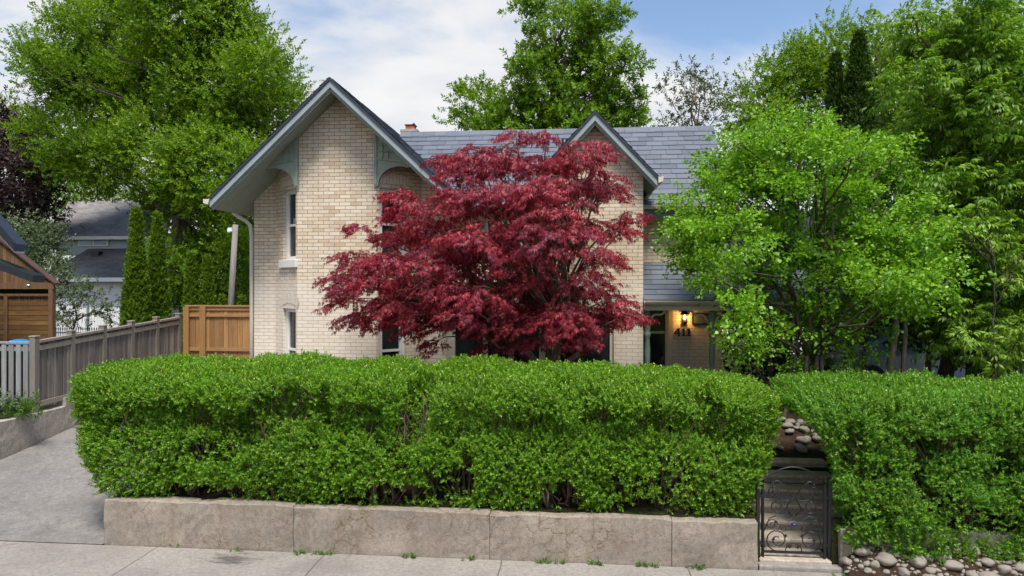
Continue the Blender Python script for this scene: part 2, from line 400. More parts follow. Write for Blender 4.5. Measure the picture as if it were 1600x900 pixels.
def tpl_flat(n=9, length=.3, L=.09, W=.045, r=None, droop=.25, jit=.15):
    """a flat spray along +z, its upper face towards +x"""
    q = []
    for i in range(n):
        f = (i+.4)/n; sd = -1 if i % 2 else 1
        d = np.array([-.25*r.random(), sd*.9*(1.05-f), .45+.6*f])+r.normal(size=3)*jit
        q.append(leafq([-droop*length*f*f+r.normal()*jit*.06, r.normal()*jit*.05, length*f], d, np.array([1, 0, 0])+r.normal(size=3)*2*jit, L*(.75+.5*r.random()), W*(.8+.4*r.random()), .12, .2))
    return np.array(q)
def palm(base, d, nrm, size, r, lobes=5):
    d = np.array(d, float)/np.linalg.norm(d); s = np.cross(nrm, d); s /= np.linalg.norm(s); n = np.cross(d, s)
    q = []
    for k in range(lobes):
        a = (k-(lobes-1)/2)*(.62 if lobes == 5 else .5); L = size*(1-.28*abs(a))*(.85+.3*r.random())
        q.append(leafq(base, d*math.cos(a)+s*math.sin(a)-n*.18, n, L, L*.24, .1, .28))
    return q
def tpl_maple(r, n=9, length=.25, size=.074):
    q = []
    for i in range(n):
        f = (i+.3)/n; sd = -1 if i % 2 else 1
        d = np.array([-.35-.3*r.random(), sd*.9*(1.1-f), .35+.6*f])+r.normal(size=3)*.12
        b = np.array([-.16*length*f*f+.012*r.normal(), sd*.02, length*f])
        q += palm(b, d, np.array([1, 0, 0])+r.normal(size=3)*.25, size*(.75+.5*r.random()), r)
    return np.array(q)
def tpl_compound(r, n=4, length=.26, L=.10, W=.032):
    """box elder: hanging compound leaves in a tuft"""
    q = []
    for i in range(n):
        az = 2*PI*i/n+r.normal()*.3; rad = np.array([0, math.sin(az), .5+math.cos(az)*.7]); rad /= np.linalg.norm(rad)
        st = np.array([0, 0, length*.3*i/n]); tipdir = rad*.9+np.array([-.35, 0, .1])
        for k in range(5):
            f = .45+.55*(k//2)/2; b = st+tipdir*length*.55*f
            sd = 0 if k == 4 else (-1 if k % 2 else 1)
            sidev = np.cross(np.array([1, 0, 0]), tipdir)
            d = tipdir*.55+sidev*sd*.6+np.array([-.55, 0, 0])+r.normal(size=3)*.12
            q.append(leafq(b, d, np.array([1, 0, 0])+r.normal(size=3)*.25, L*(.8+.4*r.random()), W*(.85+.3*r.random()), .15, .15))
    return np.array(q)

def place(tpls, pos, zd, xd, scale):
    """copies of spray templates at pos: local z along zd, local x as close to xd as it can be"""
    zd = unit(zd); y = unit(np.cross(zd, xd)); x = np.cross(y, zd); out = []
    which = rng.integers(0, len(tpls), len(pos))
    for k, tp in enumerate(tpls):
        i = np.where(which == k)[0]
        if not len(i): continue
        B = np.stack([x[i], y[i], zd[i]], axis=1)*scale[i][:, None, None]
        v = np.einsum('kqc,ncd->nkqd', tp, B)+pos[i][:, None, None, :]
        out.append(v.reshape(-1, 3))
    return np.concatenate(out)
def leaf_obj(name, verts, m, parent=None, base=(0, 0, 0)):
    v = (verts-np.array(base)).astype(np.float32); n = len(v)//4
    me = bpy.data.meshes.new(name); me.vertices.add(n*4); me.vertices.foreach_set('co', v.ravel())
    me.loops.add(n*4); me.loops.foreach_set('vertex_index', np.arange(n*4, dtype=np.int32))
    me.polygons.add(n); me.polygons.foreach_set('loop_start', np.arange(0, n*4, 4, dtype=np.int32))
    me.polygons.foreach_set('loop_total', np.full(n, 4, dtype=np.int32)); me.update(calc_edges=True)
    me.materials.append(m)
    o = bpy.data.objects.new(name, me); COL.objects.link(o)
    if parent: o.parent = parent
    else: o.location = base
    return o
# small value noise
_perm = rng.random((32, 32, 32))
def vnoise(p):
    p = np.asarray(p); i = np.floor(p).astype(int); f = p-i; f = f*f*(3-2*f); out = 0
    for dx in (0, 1):
        for dy in (0, 1):
            for dz in (0, 1):
                w = np.abs(1-dx-f[:, 0])*np.abs(1-dy-f[:, 1])*np.abs(1-dz-f[:, 2])
                out = out+w*_perm[(i[:, 0]+dx) % 32, (i[:, 1]+dy) % 32, (i[:, 2]+dz) % 32]
    return out

def limb(mb, p0, p1, r0, r1, n=6, wob=.08, sag=.0, sides=6):
    p0, p1 = np.array(p0, float), np.array(p1, float); L = np.linalg.norm(p1-p0); pts = []
    for i in range(n):
        f = i/(n-1); p = p0*(1-f)+p1*f; p[2] += sag*L*math.sin(PI*f)
        if 0 < i < n-1: p = p+rng.normal(size=3)*wob*L*.5
        pts.append(p)
    mb.tube(pts, [r0+(r1-r0)*i/(n-1) for i in range(n)], sides)
    return pts

def crown_points(lobes, Y, dens, rc, per, flat=.75, dYs=1.0, inner=.5, up=.35):
    """lobes given where they show in the photo -> shoot positions and directions through the crown volume"""
    P, D, cents = [], [], []
    for lb in lobes:
        px, py, rp = lb[:3]; dY = lb[3] if len(lb) > 3 else rng.normal()*dYs
        c0 = PX(px, py, Y); sgn = (Y+dY)/Y
        C = PX(px, py, Y+dY); Rr = rp*MPP(Y)*sgn
        cents.append((C, Rr))
        k = max(3, int(dens*Rr*Rr*rng.uniform(.75, 1.2)))
        d = rdirs(k); d[:, 2] = d[:, 2]+.15; d = unit(d)
        cc = C+d*Rr*(inner+(1.05-inner)*rng.random((k, 1))**.6)*np.array([1, 1, .92])
        r_c = rc*(.6+.8*rng.random((k, 1)))
        for j in range(k):
            m = max(2, int(per*(.5+rng.random())))
            q = cc[j]+rng.normal(size=(m, 3))*r_c[j]*np.array([.5, .5, .5*flat])
            P.append(q); D.append(unit(unit(q-cc[j])*.7+d[j]*.6+rng.normal(size=(m, 3))*.35+np.array([0, 0, up])))
    return np.concatenate(P), np.concatenate(D), cents

def tree(name, label, cat, base, lobes, Y, tpls, leafm, barkm, dens, rc, per, scale=1.0, trunk_r=.25, fork=.35, group=None, flat=.75, dYs=1.0, inner=.5, up=.35, xd=None, trunks=None, limb_r=.07):
    root = thing(name, label, cat, base, group)
    P, D, cents = crown_points(lobes, Y, dens, rc, per, flat, dYs, inner, up)
    x = rdirs(len(P)) if xd is None else np.tile(np.array(xd, float), (len(P), 1))+rng.normal(size=(len(P), 3))*.25
    V = place(tpls, P, D, x, scale*(.75+.5*rng.random(len(P))))
    leaf_obj('crown', V, leafm, root, base)
    mb = MB(); top = max(c[2] for c, r in cents)
    mean = np.mean([c for c, r in cents], axis=0)
    forks = []
    for k, tr in enumerate(trunks or [(0, 0)]):
        b = np.array(base, float)+np.array([tr[0], tr[1], -.1])
        f = np.array([mean[0]*.6+b[0]*.4, mean[1]*.6+b[1]*.4, base[2]+(top-base[2])*fork])
        limb(mb, b, f, trunk_r, trunk_r*.7, 6, .04, sides=9); forks.append(f)
        tip = np.array([mean[0], mean[1], top-.3*(top-mean[2])]) + np.array([tr[0]*1.5, tr[1], 0])
        limb(mb, f, tip, trunk_r*.7, trunk_r*.12, 7, .06, sides=7)
    for c, r in cents:
        f = min(forks, key=lambda q: np.linalg.norm(q-c)); a = f+(np.array([f[0], f[1], top])-f)*max(0, min(.8, (c[2]-f[2])/(top-f[2]+1e-6)-.25))
        limb(mb, a, c, limb_r*(.7+.5*random.random())*max(.5, r), .012, 6, .08)
        for _ in range(3):
            limb(mb, c+rng.normal(size=3)*r*.1, c+rdirs(1)[0]*r*.85, .022*max(.5, r), .006, 4, .1, sides=4)
    mb.build('trunk', barkm, root, base, fix=False)
    return root

def cedar_tree(name, label, cx_px, top_px, Y, base_z, w_px, leafm, group=None, n=900, tips=1, cat='cedar'):
    """columnar cedar: upright flame shaped sprays round a stem"""
    tp = [tpl_shoot(9, .20, .085, .034, np.random.default_rng(50+i), .6) for i in range(4)]
    apex = PX(cx_px, top_px, Y); b = np.array([apex[0], Y, base_z]); H = apex[2]-base_z; W = w_px*MPP(Y)
    root = thing(name, label, cat, tuple(b), group)
    u = rng.random(n*2)**.85; az = rng.random(n*2)*2*PI
    prof = np.where(u < .18, .75+.25*u/.18, np.clip((1-u)/.82, 0, 1)**.85)
    lump = .78+.44*vnoise(np.stack([np.cos(az)*1.6+9, np.sin(az)*1.6+9, u*H*1.3+cx_px], 1))
    rad = np.maximum(W/2-.10, .03)*prof*lump*(1-.3*rng.random(n*2)**2)
    P = np.stack([b[0]+np.cos(az)*rad, b[1]+np.sin(az)*rad, base_z+.05+u*(H-.25)], 1)
    D = np.stack([np.cos(az)*.5, np.sin(az)*.5, np.full(n*2, 1.1)], 1)+rng.normal(size=(n*2, 3))*.22
    V = place(tp, P, D, rdirs(n*2), (.55+.5*rng.random(n*2))*min(1, W/1.0+.25))
    leaf_obj('crown', V, leafm, root, tuple(b))
    mb = MB(); mb.tube([b+[0, 0, -.1], b+[.02, 0, H*.5], b+[0, 0, H*.93]], [.07*max(W, .6), .05, .008], 7)
    mb.build('trunk', M['bark'], root, tuple(b), fix=False)
    return root

# ------------------------------------------------------------------ the setting: ground, drive, sidewalk, road
XL, XR = -10.6, -6.45          # driveway
GX0, GX1 = 2.31, 3.22          # gate gap
def drive_z(y): return 0.0 if y < 9.3 else min(1.05, .125*(y-9.3))
def yard_z(x, y):
    if y < 8.9: return 0.0
    if XL-.1 <= x <= XR: return drive_z(y)-.03
    if GX0+.03 < x < 3.79 and y > 9.05 and y < 10.9: return min(.93, max(0, (y-9.1)*.52))-.05
    if GX0+.03 < x < GX1-.03 and y < 10.9: return min(.93, max(0, (y-9.1)*.52))-.05
    if x < XL: return .93+.02*min(max(y-12, 0), 10)
    return .60 if y < 9.35 else min(.95, .60+.4*(y-9.35))+.01*min(max(y-16, 0), 20)
mb = MB()
xs = [-400, -60, -24, -14, XL-.16, XL-.101, XL-.099, -9, -7.5, XR-.001, XR+.06, -4, -2, 0, 1.5, GX0-.001, GX0+.04, GX1-.04, GX1+.001, 3.78, 3.80, 5, 8, 14, 24, 60, 400]
ys = [-400, -40, 0, 5.3, 8.899, 8.96, 9.04, 9.06, 9.1, 9.35, 9.7, 10.2, 10.9, 10.92, 12.2, 14, 17.7, 20, 26, 40, 100, 600]
vv = [(x, y, -.16 if y <= 8.899 else yard_z(x, y)) for y in ys for x in xs]; nx = len(xs)
mb.shared(vv, [(j*nx+i, j*nx+i+1, (j+1)*nx+i+1, (j+1)*nx+i) for j in range(len(ys)-1) for i in range(nx-1)], False)
setp(mb.build('ground', M['lawn'], fix=False), kind='structure')
# driveway with an uneven surface
mb = MB(); nx_, ny_ = 40, 60; vs = []
for j in range(ny_+1):
    y = 8.78+(17.8-8.78)*j/ny_
    for i in range(nx_+1):
        x = XL+.02+(XR-.03-XL)*i/nx_; z = drive_z(y)+.004
        if 8.9 < y: z += (float(vnoise(np.array([[x*1.1, y*.8, 3.1]]))[0])-.5)*.05*min(1, (y-8.9)*2)
        vs.append((x, y, z))
mb.shared(vs, [(j*(nx_+1)+i, j*(nx_+1)+i+1, (j+1)*(nx_+1)+i+1, (j+1)*(nx_+1)+i) for j in range(ny_) for i in range(nx_)])
setp(mb.build('driveway', M['drive'], fix=False), kind='structure')
mb = MB(); mb.box(-60, 60, 7.0, 8.78, -.14, 0.0)
setp(mb.build('sidewalk', M['walk'], bevel=.012), kind='structure')
mb = MB(); mb.box(-60, 60, 6.83, 6.995, -.14, -.004)
setp(mb.build('kerb', M['sidewall'], bevel=.02), kind='structure')
mb = MB(); mb.face([(-60, -6, -.135), (60, -6, -.135), (60, 6.83, -.135), (-60, 6.83, -.135)])
setp(mb.build('road', M['road']), kind='structure')
# soil bed under the hedge
mb = MB(); vs = []; N1, N2 = 90, 12
for j in range(N2+1):
    y = 8.97+2.2*j/N2
    for i in range(N1+1):
        x = XR+.1+(GX0-.12-XR-.1)*i/N1
        z = .585+min(.36, max(0, (y-9.2)*.3))+(float(vnoise(np.array([[x*5, y*5, 1.7]]))[0])-.5)*.08
        vs.append((x, y, z))
mb.shared(vs, [(j*(N1+1)+i, j*(N1+1)+i+1, (j+1)*(N1+1)+i+1, (j+1)*(N1+1)+i) for j in range(N2) for i in range(N1)])
setp(mb.build('soil', M['soil'], fix=False), kind='structure')

# ------------------------------------------------------------------ retaining walls
def rough_wall(name, label, boxes, m, joints=(), amp=.02, parent=None):
    """cast wall: the boxes, cut fine and a little uneven, joints as grooves"""
    mb = MB()
    for (x0, x1, y0, y1, z0, z1) in boxes:
        st = .12
        def lin(a, b): return list(np.linspace(a, b, max(1, int(abs(b-a)/st))+1))
        def sheet(f, us, ws):
            nu = len(us); vs = [f(u, w) for w in ws for u in us]
            mb.shared(vs, [(j*nu+i, j*nu+i+1, (j+1)*nu+i+1, (j+1)*nu+i) for j in range(len(ws)-1) for i in range(nu-1)])
        gx, gy, gz = lin(x0, x1), lin(y0, y1), lin(z0, z1)
        sheet(lambda u, w: (u, y0, w), gx, gz); sheet(lambda u, w: (u, y1, w), gx, gz)
        sheet(lambda u, w: (x0, u, w), gy, gz); sheet(lambda u, w: (x1, u, w), gy, gz)
        sheet(lambda u, w: (u, w, z1), gx, gy)
    o = mb.build(name, m)
    v = np.array([q.co for q in o.data.vertices]); k = vnoise(v*3.1+5)-.5; k2 = vnoise(v*9+2)-.5
    for q, a, b in zip(o.data.vertices, k, k2):
        q.co.y += (a*2+b)*amp; q.co.z += (b*2+a)*amp*.8 if q.co.z > .2 else 0
        q.co.x += b*amp
    o.data.polygons.foreach_set('use_smooth', [False]*len(o.data.polygons))
    md = o.modifiers.new('bevel', 'BEVEL'); md.width = .012; md.segments = 2; md.limit_method = 'ANGLE'; md.angle_limit = R(50)
    return setp(o, label, 'wall')
jx = [XR]+[float(PX(p, 830, 8.8)[0]) for p in (458, 765, 1050)]+[GX0-.04]
boxes = [(a+(.0015 if i else 0), b-.0015, 8.8+(.003 if i % 2 else 0), 9.02, -.1, .605-.012*i) for i, (a, b) in enumerate(zip(jx[:-1], jx[1:]))]
boxes.append((XR, XR+.2, 9.024, 13.4, -.1, .60))
rough_wall('retaining_wall', 'long low cracked concrete retaining wall below the hedge, left of the iron gate', boxes, M['retain'])
rough_wall('retaining_wall', 'stained concrete wall stub right of the iron gate, half covered by hedge leaves', [(GX1+.06, 9.0, 8.86, 9.06, -.1, .52)], M['retain'])
o = rough_wall('retaining_wall', 'stepped concrete wall along the left edge of the driveway under the board fence',
           [(XL-.2, XL, 8.6, 13.3, -.1, 1.0), (XL-.2, XL, 13.302, 17.6, .2, 1.18)], M['sidewall'])

# ------------------------------------------------------------------ hedges
def curve_hedge(name, label, x0, x1, curve, leafm, n, base_fn, shear0, shear1, holes, seed, top_fn):
    r = np.random.default_rng(seed)
    tp = [tpl_shoot(11, .10, .034, .0155, np.random.default_rng(seed+i), .9) for i in range(6)]
    cv = np.array(curve, float); seg = np.linalg.norm(np.diff(cv, axis=0), axis=1); cum = np.concatenate([[0], np.cumsum(seg)]); T = cum[-1]
    cen = np.array([np.mean([cv[:, 0].min(), cv[:, 0].max()]), 1.45])
    def at(s):
        y = np.interp(s, cum, cv[:, 0]); z = np.interp(s, cum, cv[:, 1])
        e = .06; y2 = np.interp(np.minimum(s+e, T), cum, cv[:, 0]); z2 = np.interp(np.minimum(s+e, T), cum, cv[:, 1])
        y1 = np.interp(np.maximum(s-e, 0), cum, cv[:, 0]); z1 = np.interp(np.maximum(s-e, 0), cum, cv[:, 1])
        t = unit(np.stack([y2-y1, z2-z1], 1)); return y, z, np.stack([-t[:, 1], t[:, 0]], 1)
    # shell
    s = r.random(n)*T; x = x0+(x1-x0)*r.random(n); y, z, nn = at(s)
    N = np.stack([np.zeros(n), nn[:, 0], nn[:, 1]], 1)
    # rounded ends
    ed = np.minimum(x-x0, x1-x); sg = np.where(x-x0 < x1-x, -1.0, 1.0); q = np.clip(ed/.45, 0, 1); k = np.sqrt(1-(1-q)**2)*.2+.8
    y = cen[0]+(y-cen[0])*k; z = np.where(z > cen[1], cen[1]+(z-cen[1])*(.8+.2*k), z)
    N[:, 0] += sg*(1-q)*1.2
    # end caps
    m = int(n*.13); rr = np.sqrt(r.random(m)); s2 = r.random(m)*T; y2, z2, _ = at(s2)
    end = r.random(m) < .5; xx = np.where(end, x0, x1)
    yc = cen[0]+(y2-cen[0])*.82*rr; zc = cen[1]+(z2-cen[1])*.9*rr; out = np.where(end, -1., 1.)
    x = np.concatenate([x, xx+out*.10*(1-rr**2)]); y = np.concatenate([y, yc]); z = np.concatenate([z, zc])
    N = np.concatenate([N, np.stack([out, (yc-cen[0])*.3, (zc-cen[1])*.3+.1], 1)])
    P = np.stack([x, y, z], 1); N = unit(N)
    lump = vnoise(np.stack([P[:, 0]*2.3, P[:, 1]*2.3, P[:, 2]*2.6], 1)+seed)-.5
    lump2 = vnoise(P*5.5+seed)-.5; lump3 = vnoise(P*13+seed)-.5
    P = P+N*(lump*.12+lump2*.10+lump3*.06)[:, None]
    deep = r.random(len(P))**2.2*.30
    P = P-N*deep[:, None]
    # top height and shear of the ends along the hedge
    P[:, 2] += np.where(P[:, 2] > 1.6, top_fn(P[:, 0])*np.clip((P[:, 2]-1.6)/.8, 0, 1), 0)
    w0 = np.clip(1-(P[:, 0]-x0)/1.2, 0, 1); w1 = np.clip(1-(x1-P[:, 0])/1.2, 0, 1)
    P[:, 0] += w0*shear0(P[:, 2], P[:, 1])+w1*shear1(P[:, 2], P[:, 1])
    front = np.clip((cen[0]-P[:, 1])/.5, 0, 1)
    keep = P[:, 2] > base_fn(P[:, 0], P[:, 1])
    for hx, hz, hrx, hrz, pr in holes:
        dd = ((P[:, 0]-hx)/hrx)**2+((P[:, 2]-hz)/hrz)**2+(vnoise(P*7+3)-.5)*1.6
        keep &= ~((dd < 1) & (front > .2) & (r.random(len(P)) < pr))
    # natural thin spots
    thin = vnoise(P*np.array([1.6, 1.6, 3.2])+40+seed)
    keep &= ~((thin > .71) & (front > .3) & (r.random(len(P)) < .75))
    P, N = P[keep], N[keep]
    q = int(n*.30); s3 = r.random(q)*T; y3, z3, _ = at(s3); f3 = .2+.6*r.random(q); x3 = np.where(r.random(q) < .22, x0+.1+.9*r.random(q), x0+.35+(x1-x0-.7)*r.random(q))
    I = np.stack([x3, cen[0]+.25+(y3-cen[0])*f3, cen[1]+(z3-cen[1])*f3], 1)
    w0 = np.clip(1-(I[:, 0]-x0)/1.2, 0, 1); w1 = np.clip(1-(x1-I[:, 0])/1.2, 0, 1); I[:, 0] += w0*shear0(I[:, 2], I[:, 1])+w1*shear1(I[:, 2], I[:, 1])
    P = np.concatenate([P, I]); N = np.concatenate([N, rdirs(q, r)])
    D = N*.75+r.normal(size=P.shape)*.42+np.array([0, 0, .55])
    V = place(tp, P, D, rdirs(len(P), r), .75+.5*r.random(len(P)))
    root = thing(name, label, 'hedge', (float((x0+x1)/2), float(cen[0]), .6))
    b = tuple(root.location)
    leaf_obj('foliage', V, leafm, root, b)
    # stems
    mb = MB(); k = int((x1-x0)*9)
    for i in range(k):
        sx = x0+.5+(x1-x0-1.0)*(i+r.random())/k; sy = cv[:, 0].min()+.22+r.random()*.75
        z0 = .58; p = np.array([sx, sy, z0]); lean = r.normal()*.16
        for b_ in range(3):
            e = np.array([sx+lean+r.normal()*.28, sy+.05+r.normal()*.12, 1.5+.6*r.random()])
            limb(mb, p+r.normal(size=3)*[.03, .03, 0], e, .016+.008*r.random(), .005, 6, .12, sides=5)
    for _ in range(int((x1-x0)*5)):      # low bent stems by the wall edge
        sx = x0+.6+(x1-x0-1.2)*r.random(); sy = cv[:, 0].min()+.25
        limb(mb, (sx, sy+.1, .6), (sx+r.normal()*.25, sy-.1, .66+.5*r.random()), .011, .004, 5, .2, sides=4)
    mb.build('stem', M['stem'], root, b, fix=False)
    return root

prof = [(9.03, .58), (8.90, .85), (8.85, 1.2), (8.90, 1.50), (9.02, 1.68), (8.85, 1.82), (8.80, 1.97), (8.85, 2.12), (9.05, 2.21), (9.3, 2.24), (9.7, 2.28), (10.15, 2.29), (10.5, 2.21), (10.65, 2.0), (10.7, 1.6), (10.6, 1.0)]
def H(px, py, rx, rz, p=.93):
    q = PX(px, py, 8.9); return (q[0], q[2], 1.45*rx*MPP(8.9), 1.5*rz*MPP(8.9), max(p, .96))
holes = [H(262, 640, 16, 14), H(310, 652, 14, 16), H(445, 635, 42, 18, .97), H(508, 636, 10, 26), H(585, 662, 12, 26), H(648, 640, 17, 34, .95),
         H(632, 668, 10, 18), H(800, 662, 46, 9), H(935, 655, 20, 12), H(1040, 660, 40, 16, .85), H(1110, 660, 26, 26, .85), H(700, 764, 26, 22), H(728, 735, 10, 24, .8), H(883, 785, 24, 18), H(290, 772, 30, 10),
         H(340, 775, 30, 9), H(620, 772, 40, 10), H(1000, 800, 30, 10), H(560, 640, 24, 9), H(380, 650, 25, 8)]
def base_l(x, y):
    k = vnoise(np.stack([x*1.9, np.zeros_like(x)+.3, np.zeros_like(x)+.9], 1))
    return .50+.30*np.clip(k-.33, 0, 1)
curve_hedge('hedge', 'long clipped bright green hedge on top of the cracked retaining wall, left of the gate', -6.75, 2.28, prof, M['hedge'], 60000, base_l,
            lambda z, y: -.32*np.clip((z-.6)/1.3, 0, 1), lambda z, y: .22*np.clip((z-.6)/1.2, 0, 1), holes, 3,
            lambda x: np.interp(x, [-7, -6, -4.5, 0, 1.5, 2.4], [.02, .06, .08, .03, -.05, -.14]))
prof2 = [(8.84, .06), (8.74, .3), (8.70, .6), (8.70, 1.1), (8.74, 1.5), (8.72, 1.9), (8.80, 2.05), (9.05, 2.15), (9.7, 2.19), (10.2, 2.19), (10.5, 2.1), (10.65, 1.9), (10.7, 1.4), (10.6, .9)]
holes2 = [H(1327, 700, 12, 26), H(1440, 695, 22, 14), H(1500, 690, 14, 12), H(1560, 720, 18, 12, .8), H(1430, 740, 10, 20, .7)]
def base_r(x, y):
    k = vnoise(np.stack([x*2.1+7, np.zeros_like(x)+.3, np.zeros_like(x)+.9], 1))
    return np.where(y < 8.95, .05, .3)+.34*np.clip(k-.35, 0, 1)+np.clip(1-(x-3.2)/.9, 0, 1)*.36
curve_hedge('hedge', 'shorter clipped hedge right of the iron gate, hanging down over a row of river stones', 3.16, 8.2, prof2, M['hedge2'], 37000, base_r,
            lambda z, y: .12-.16*np.clip((z-.7)/.6, 0, 1)-.22*np.clip((z-1.55)/.4, 0, 1)+.60*np.clip(y-8.8, 0, 2)*np.clip((1.95-z)/.35, 0, 1), lambda z, y: 0*z, holes2, 21, lambda x: np.interp(x, [3, 3.4, 5, 7], [-.08, 0, 0, -.05]))

# ------------------------------------------------------------------ the brick house
HX = (-2.0, 14.6, .95)
house = thing('brick_house', 'two storey buff brick house with steep gables, slate roof and green trim behind the hedge', 'house', HX)
RX, RZ, SL = -4.93, 7.71, .943         # wing ridge
def zr(x): return RZ-.24-SL*abs(x-RX)   # underside of the wing roof
GX, GZ, GS = .377, 7.02, 1.08          # small gable
def zg(x): return GZ-.24-GS*abs(x-GX)
def wall(mb, p0, p1, z0, ztop, holes=(), depth=.13, brk=()):
    """brick wall from p0 to p1 with window openings (s0,s1,z0,z1) and their reveals"""
    p0, p1 = np.array(p0, float), np.array(p1, float); L = np.linalg.norm(p1-p0); t = (p1-p0)/L; n = np.array([t[1], -t[0]])
    zt = ztop if callable(ztop) else (lambda s: ztop)
    ss = sorted({0.0, L, *brk, *[h[0] for h in holes], *[h[1] for h in holes]}); zs = sorted({z0, *[h[2] for h in holes], *[h[3] for h in holes]})
    def P(s, z, d=0): return (p0[0]+t[0]*s-n[0]*d, p0[1]+t[1]*s-n[1]*d, z)
    for a, b in zip(ss[:-1], ss[1:]):
        for i, za in enumerate(zs):
            if any(h[0] <= a < h[1] and h[2] <= za < h[3] for h in holes): continue
            if i+1 < len(zs): mb.face([P(a, za), P(b, za), P(b, zs[i+1]), P(a, zs[i+1])], [(a, za), (b, za), (b, zs[i+1]), (a, zs[i+1])])
            else: mb.face([P(a, za), P(b, za), P(b, zt(b)), P(a, zt(a))], [(a, za), (b, za), (b, zt(b)), (a, zt(a))])
    for a, b, za, zb in holes:
        mb.face([P(a, za), P(a, zb), P(a, zb, depth), P(a, za, depth)], [(a, za), (a, zb), (a+depth, zb), (a+depth, za)])
        mb.face([P(b, za), P(b, zb), P(b, zb, depth), P(b, za, depth)], [(b, za), (b, zb), (b-depth, zb), (b-depth, za)])
        mb.face([P(a, zb), P(b, zb), P(b, zb, depth), P(a, zb, depth)]); mb.face([P(a, za), P(b, za), P(b, za, depth), P(a, za, depth)])
def opening(p0, p1, s0, s1, z0, z1, kind='sash', sill=True, arch=True, depth=.09, frame=None, parent=house):
    """window part with pane and sill, set into the reveal"""
    p0, p1 = np.array(p0, float), np.array(p1, float); L = np.linalg.norm(p1-p0); t = (p1-p0)/L; n = np.array([t[1], -t[0]])
    fm = frame or M['white']; w = .075; mb = MB(); d = -depth
    mb.obox(p0, t, n, s0, s0+w, d-.05, d+.02, z0, z1); mb.obox(p0, t, n, s1-w, s1, d-.05, d+.02, z0, z1)
    mb.obox(p0, t, n, s0+w, s1-w, d-.05, d+.02, z1-w, z1); mb.obox(p0, t, n, s0+w, s1-w, d-.05, d+.02, z0, z0+w)
    zm = (z0+z1)/2
    if kind == 'sash': mb.obox(p0, t, n, s0+w, s1-w, d-.045, d+.002, zm-.025, zm+.025)
    if kind == 'sash':
        mb.obox(p0, t, n, s0+w, s0+w+.03, d-.048, d-.004, z0+w, z1-w); mb.obox(p0, t, n, s1-w-.03, s1-w, d-.048, d-.004, z0+w, z1-w)
    if kind == 'triple':
        for f in (1/3, 2/3): mb.obox(p0, t, n, s0+(s1-s0)*f-.045, s0+(s1-s0)*f+.045, d-.05, d+.015, z0+w, z1-w)
    win = mb.build('window', fm, parent)
    mb = MB(); mb.obox(p0, t, n, s0+w, s1-w, d-.044, d-.03, z0+w, z1-w); mb.build('pane', M['glass'], win)
    if sill:
        mb = MB(); mb.obox(p0, t, n, s0-.10, s1+.08, -.09, .06, z0-.17, z0-.002); mb.build('sill', M['white'], win, bevel=.008)
    if arch:
        mb = MB(); k = 10; c = (s0+s1)/2; hw = (s1-s0)/2+.10
        def A(f, r_): s = c+hw*f*(1+.12*r_); return (s, z1+.02+.10*(1-f*f)+.21*r_)
        for i in range(k):
            f0, f1 = -1+2*i/k, -1+2*(i+1)/k; q = [A(f0, 0), A(f1, 0), A(f1, 1), A(f0, 1)]
            if i == 0: pass
            b0 = [(p0[0]+t[0]*s+n[0]*.006, p0[1]+t[1]*s+n[1]*.006, z) for s, z in q]
            uvv = [(i*.0775*0+z*1.0, (s-s0)*.9+.0) for s, z in q]
            mb.face(b0, [(z*.9, s) for s, z in q])
        mb.build('window_arch', M['brick'], parent, fix=False)
    return win
# wing walls
A0, A1, A2, A3, A4, A5 = (-7.14, 14.6), (-6.65, 14.6), (-5.85, 13.9), (-4.15, 13.9), (-3.35, 14.6), (-2.76, 14.6)
cl = math.hypot(.8, .7); B0 = .9
mb = MB(); up = (cl*.36, cl*.93, 4.07, 5.56); lo = (cl*.36, cl*.93, 1.25, 3.02); up2 = (cl*.07, cl*.64, 4.07, 5.56); lo2 = (cl*.07, cl*.64, 1.25, 3.02)
wall(mb, A0, A1, B0, lambda s: zr(-7.14+s))
wall(mb, A1, A2, B0, lambda s: zr(-6.65+s*.8/cl), [up, lo])
wall(mb, A2, A3, B0, lambda s: zr(-5.85+s), brk=[RX+5.85])
wall(mb, A3, A4, B0, lambda s: zr(-4.15+s*.8/cl), [up2, lo2])
wall(mb, A4, A5, B0, lambda s: zr(-3.35+s))
wall(mb, (-7.14, 19.6), A0, B0, zr(-7.14)); wall(mb, A5, (-2.76, 19.6), B0, zr(-2.76))
mb.build('gable_wall', M['brick'], house, fix=False)
for (a, b, h) in ((A1, A2, up), (A1, A2, lo), (A3, A4, up2), (A3, A4, lo2)): opening(a, b, *h, sill=h[2] > 3)
# main wall, small gable and recess walls
mb = MB(); C0, C1 = (-2.76, 15.5), (-.6, 15.5)
mw = (.7, 1.5, 3.75, 5.0)
wall(mb, C0, C1, 3.0, 5.35, [mw]); mb.build('wall', M['brick'], house, fix=False); opening(C0, C1, *mw)
mb = MB(); D0, D1 = (-.6, 14.0), (1.35, 14.0); gd = (.32, 1.36, 1.0, 2.95)
wall(mb, D0, D1, B0, lambda s: zg(-.6+s), [gd], brk=[GX+.6]); wall(mb, (-.6, 15.5), D0, B0, zg(-.6)); wall(mb, D1, (1.35, 15.5), B0, zg(1.35))
mb.build('gable_wall', M['brick'], house, fix=False); opening(D0, D1, *gd, kind='plain', sill=False, arch=False, frame=M['cream'])
mb = MB(); E0, E1 = (1.35, 15.5), (3.22, 15.5); dh = (.05, .70, .95, 3.06)
wall(mb, E0, E1, B0, 5.3, [dh]); wall(mb, E1, (3.22, 19.2), B0, 5.3)
mb.face([(3.22, 15.5, 5.3), (3.22, 19.2, 5.3), (3.22, 17.35, 7.3)], [(15.5, 5.3), (19.2, 5.3), (17.35, 7.3)])
mb.build('wall', M['brick'], house, fix=False)
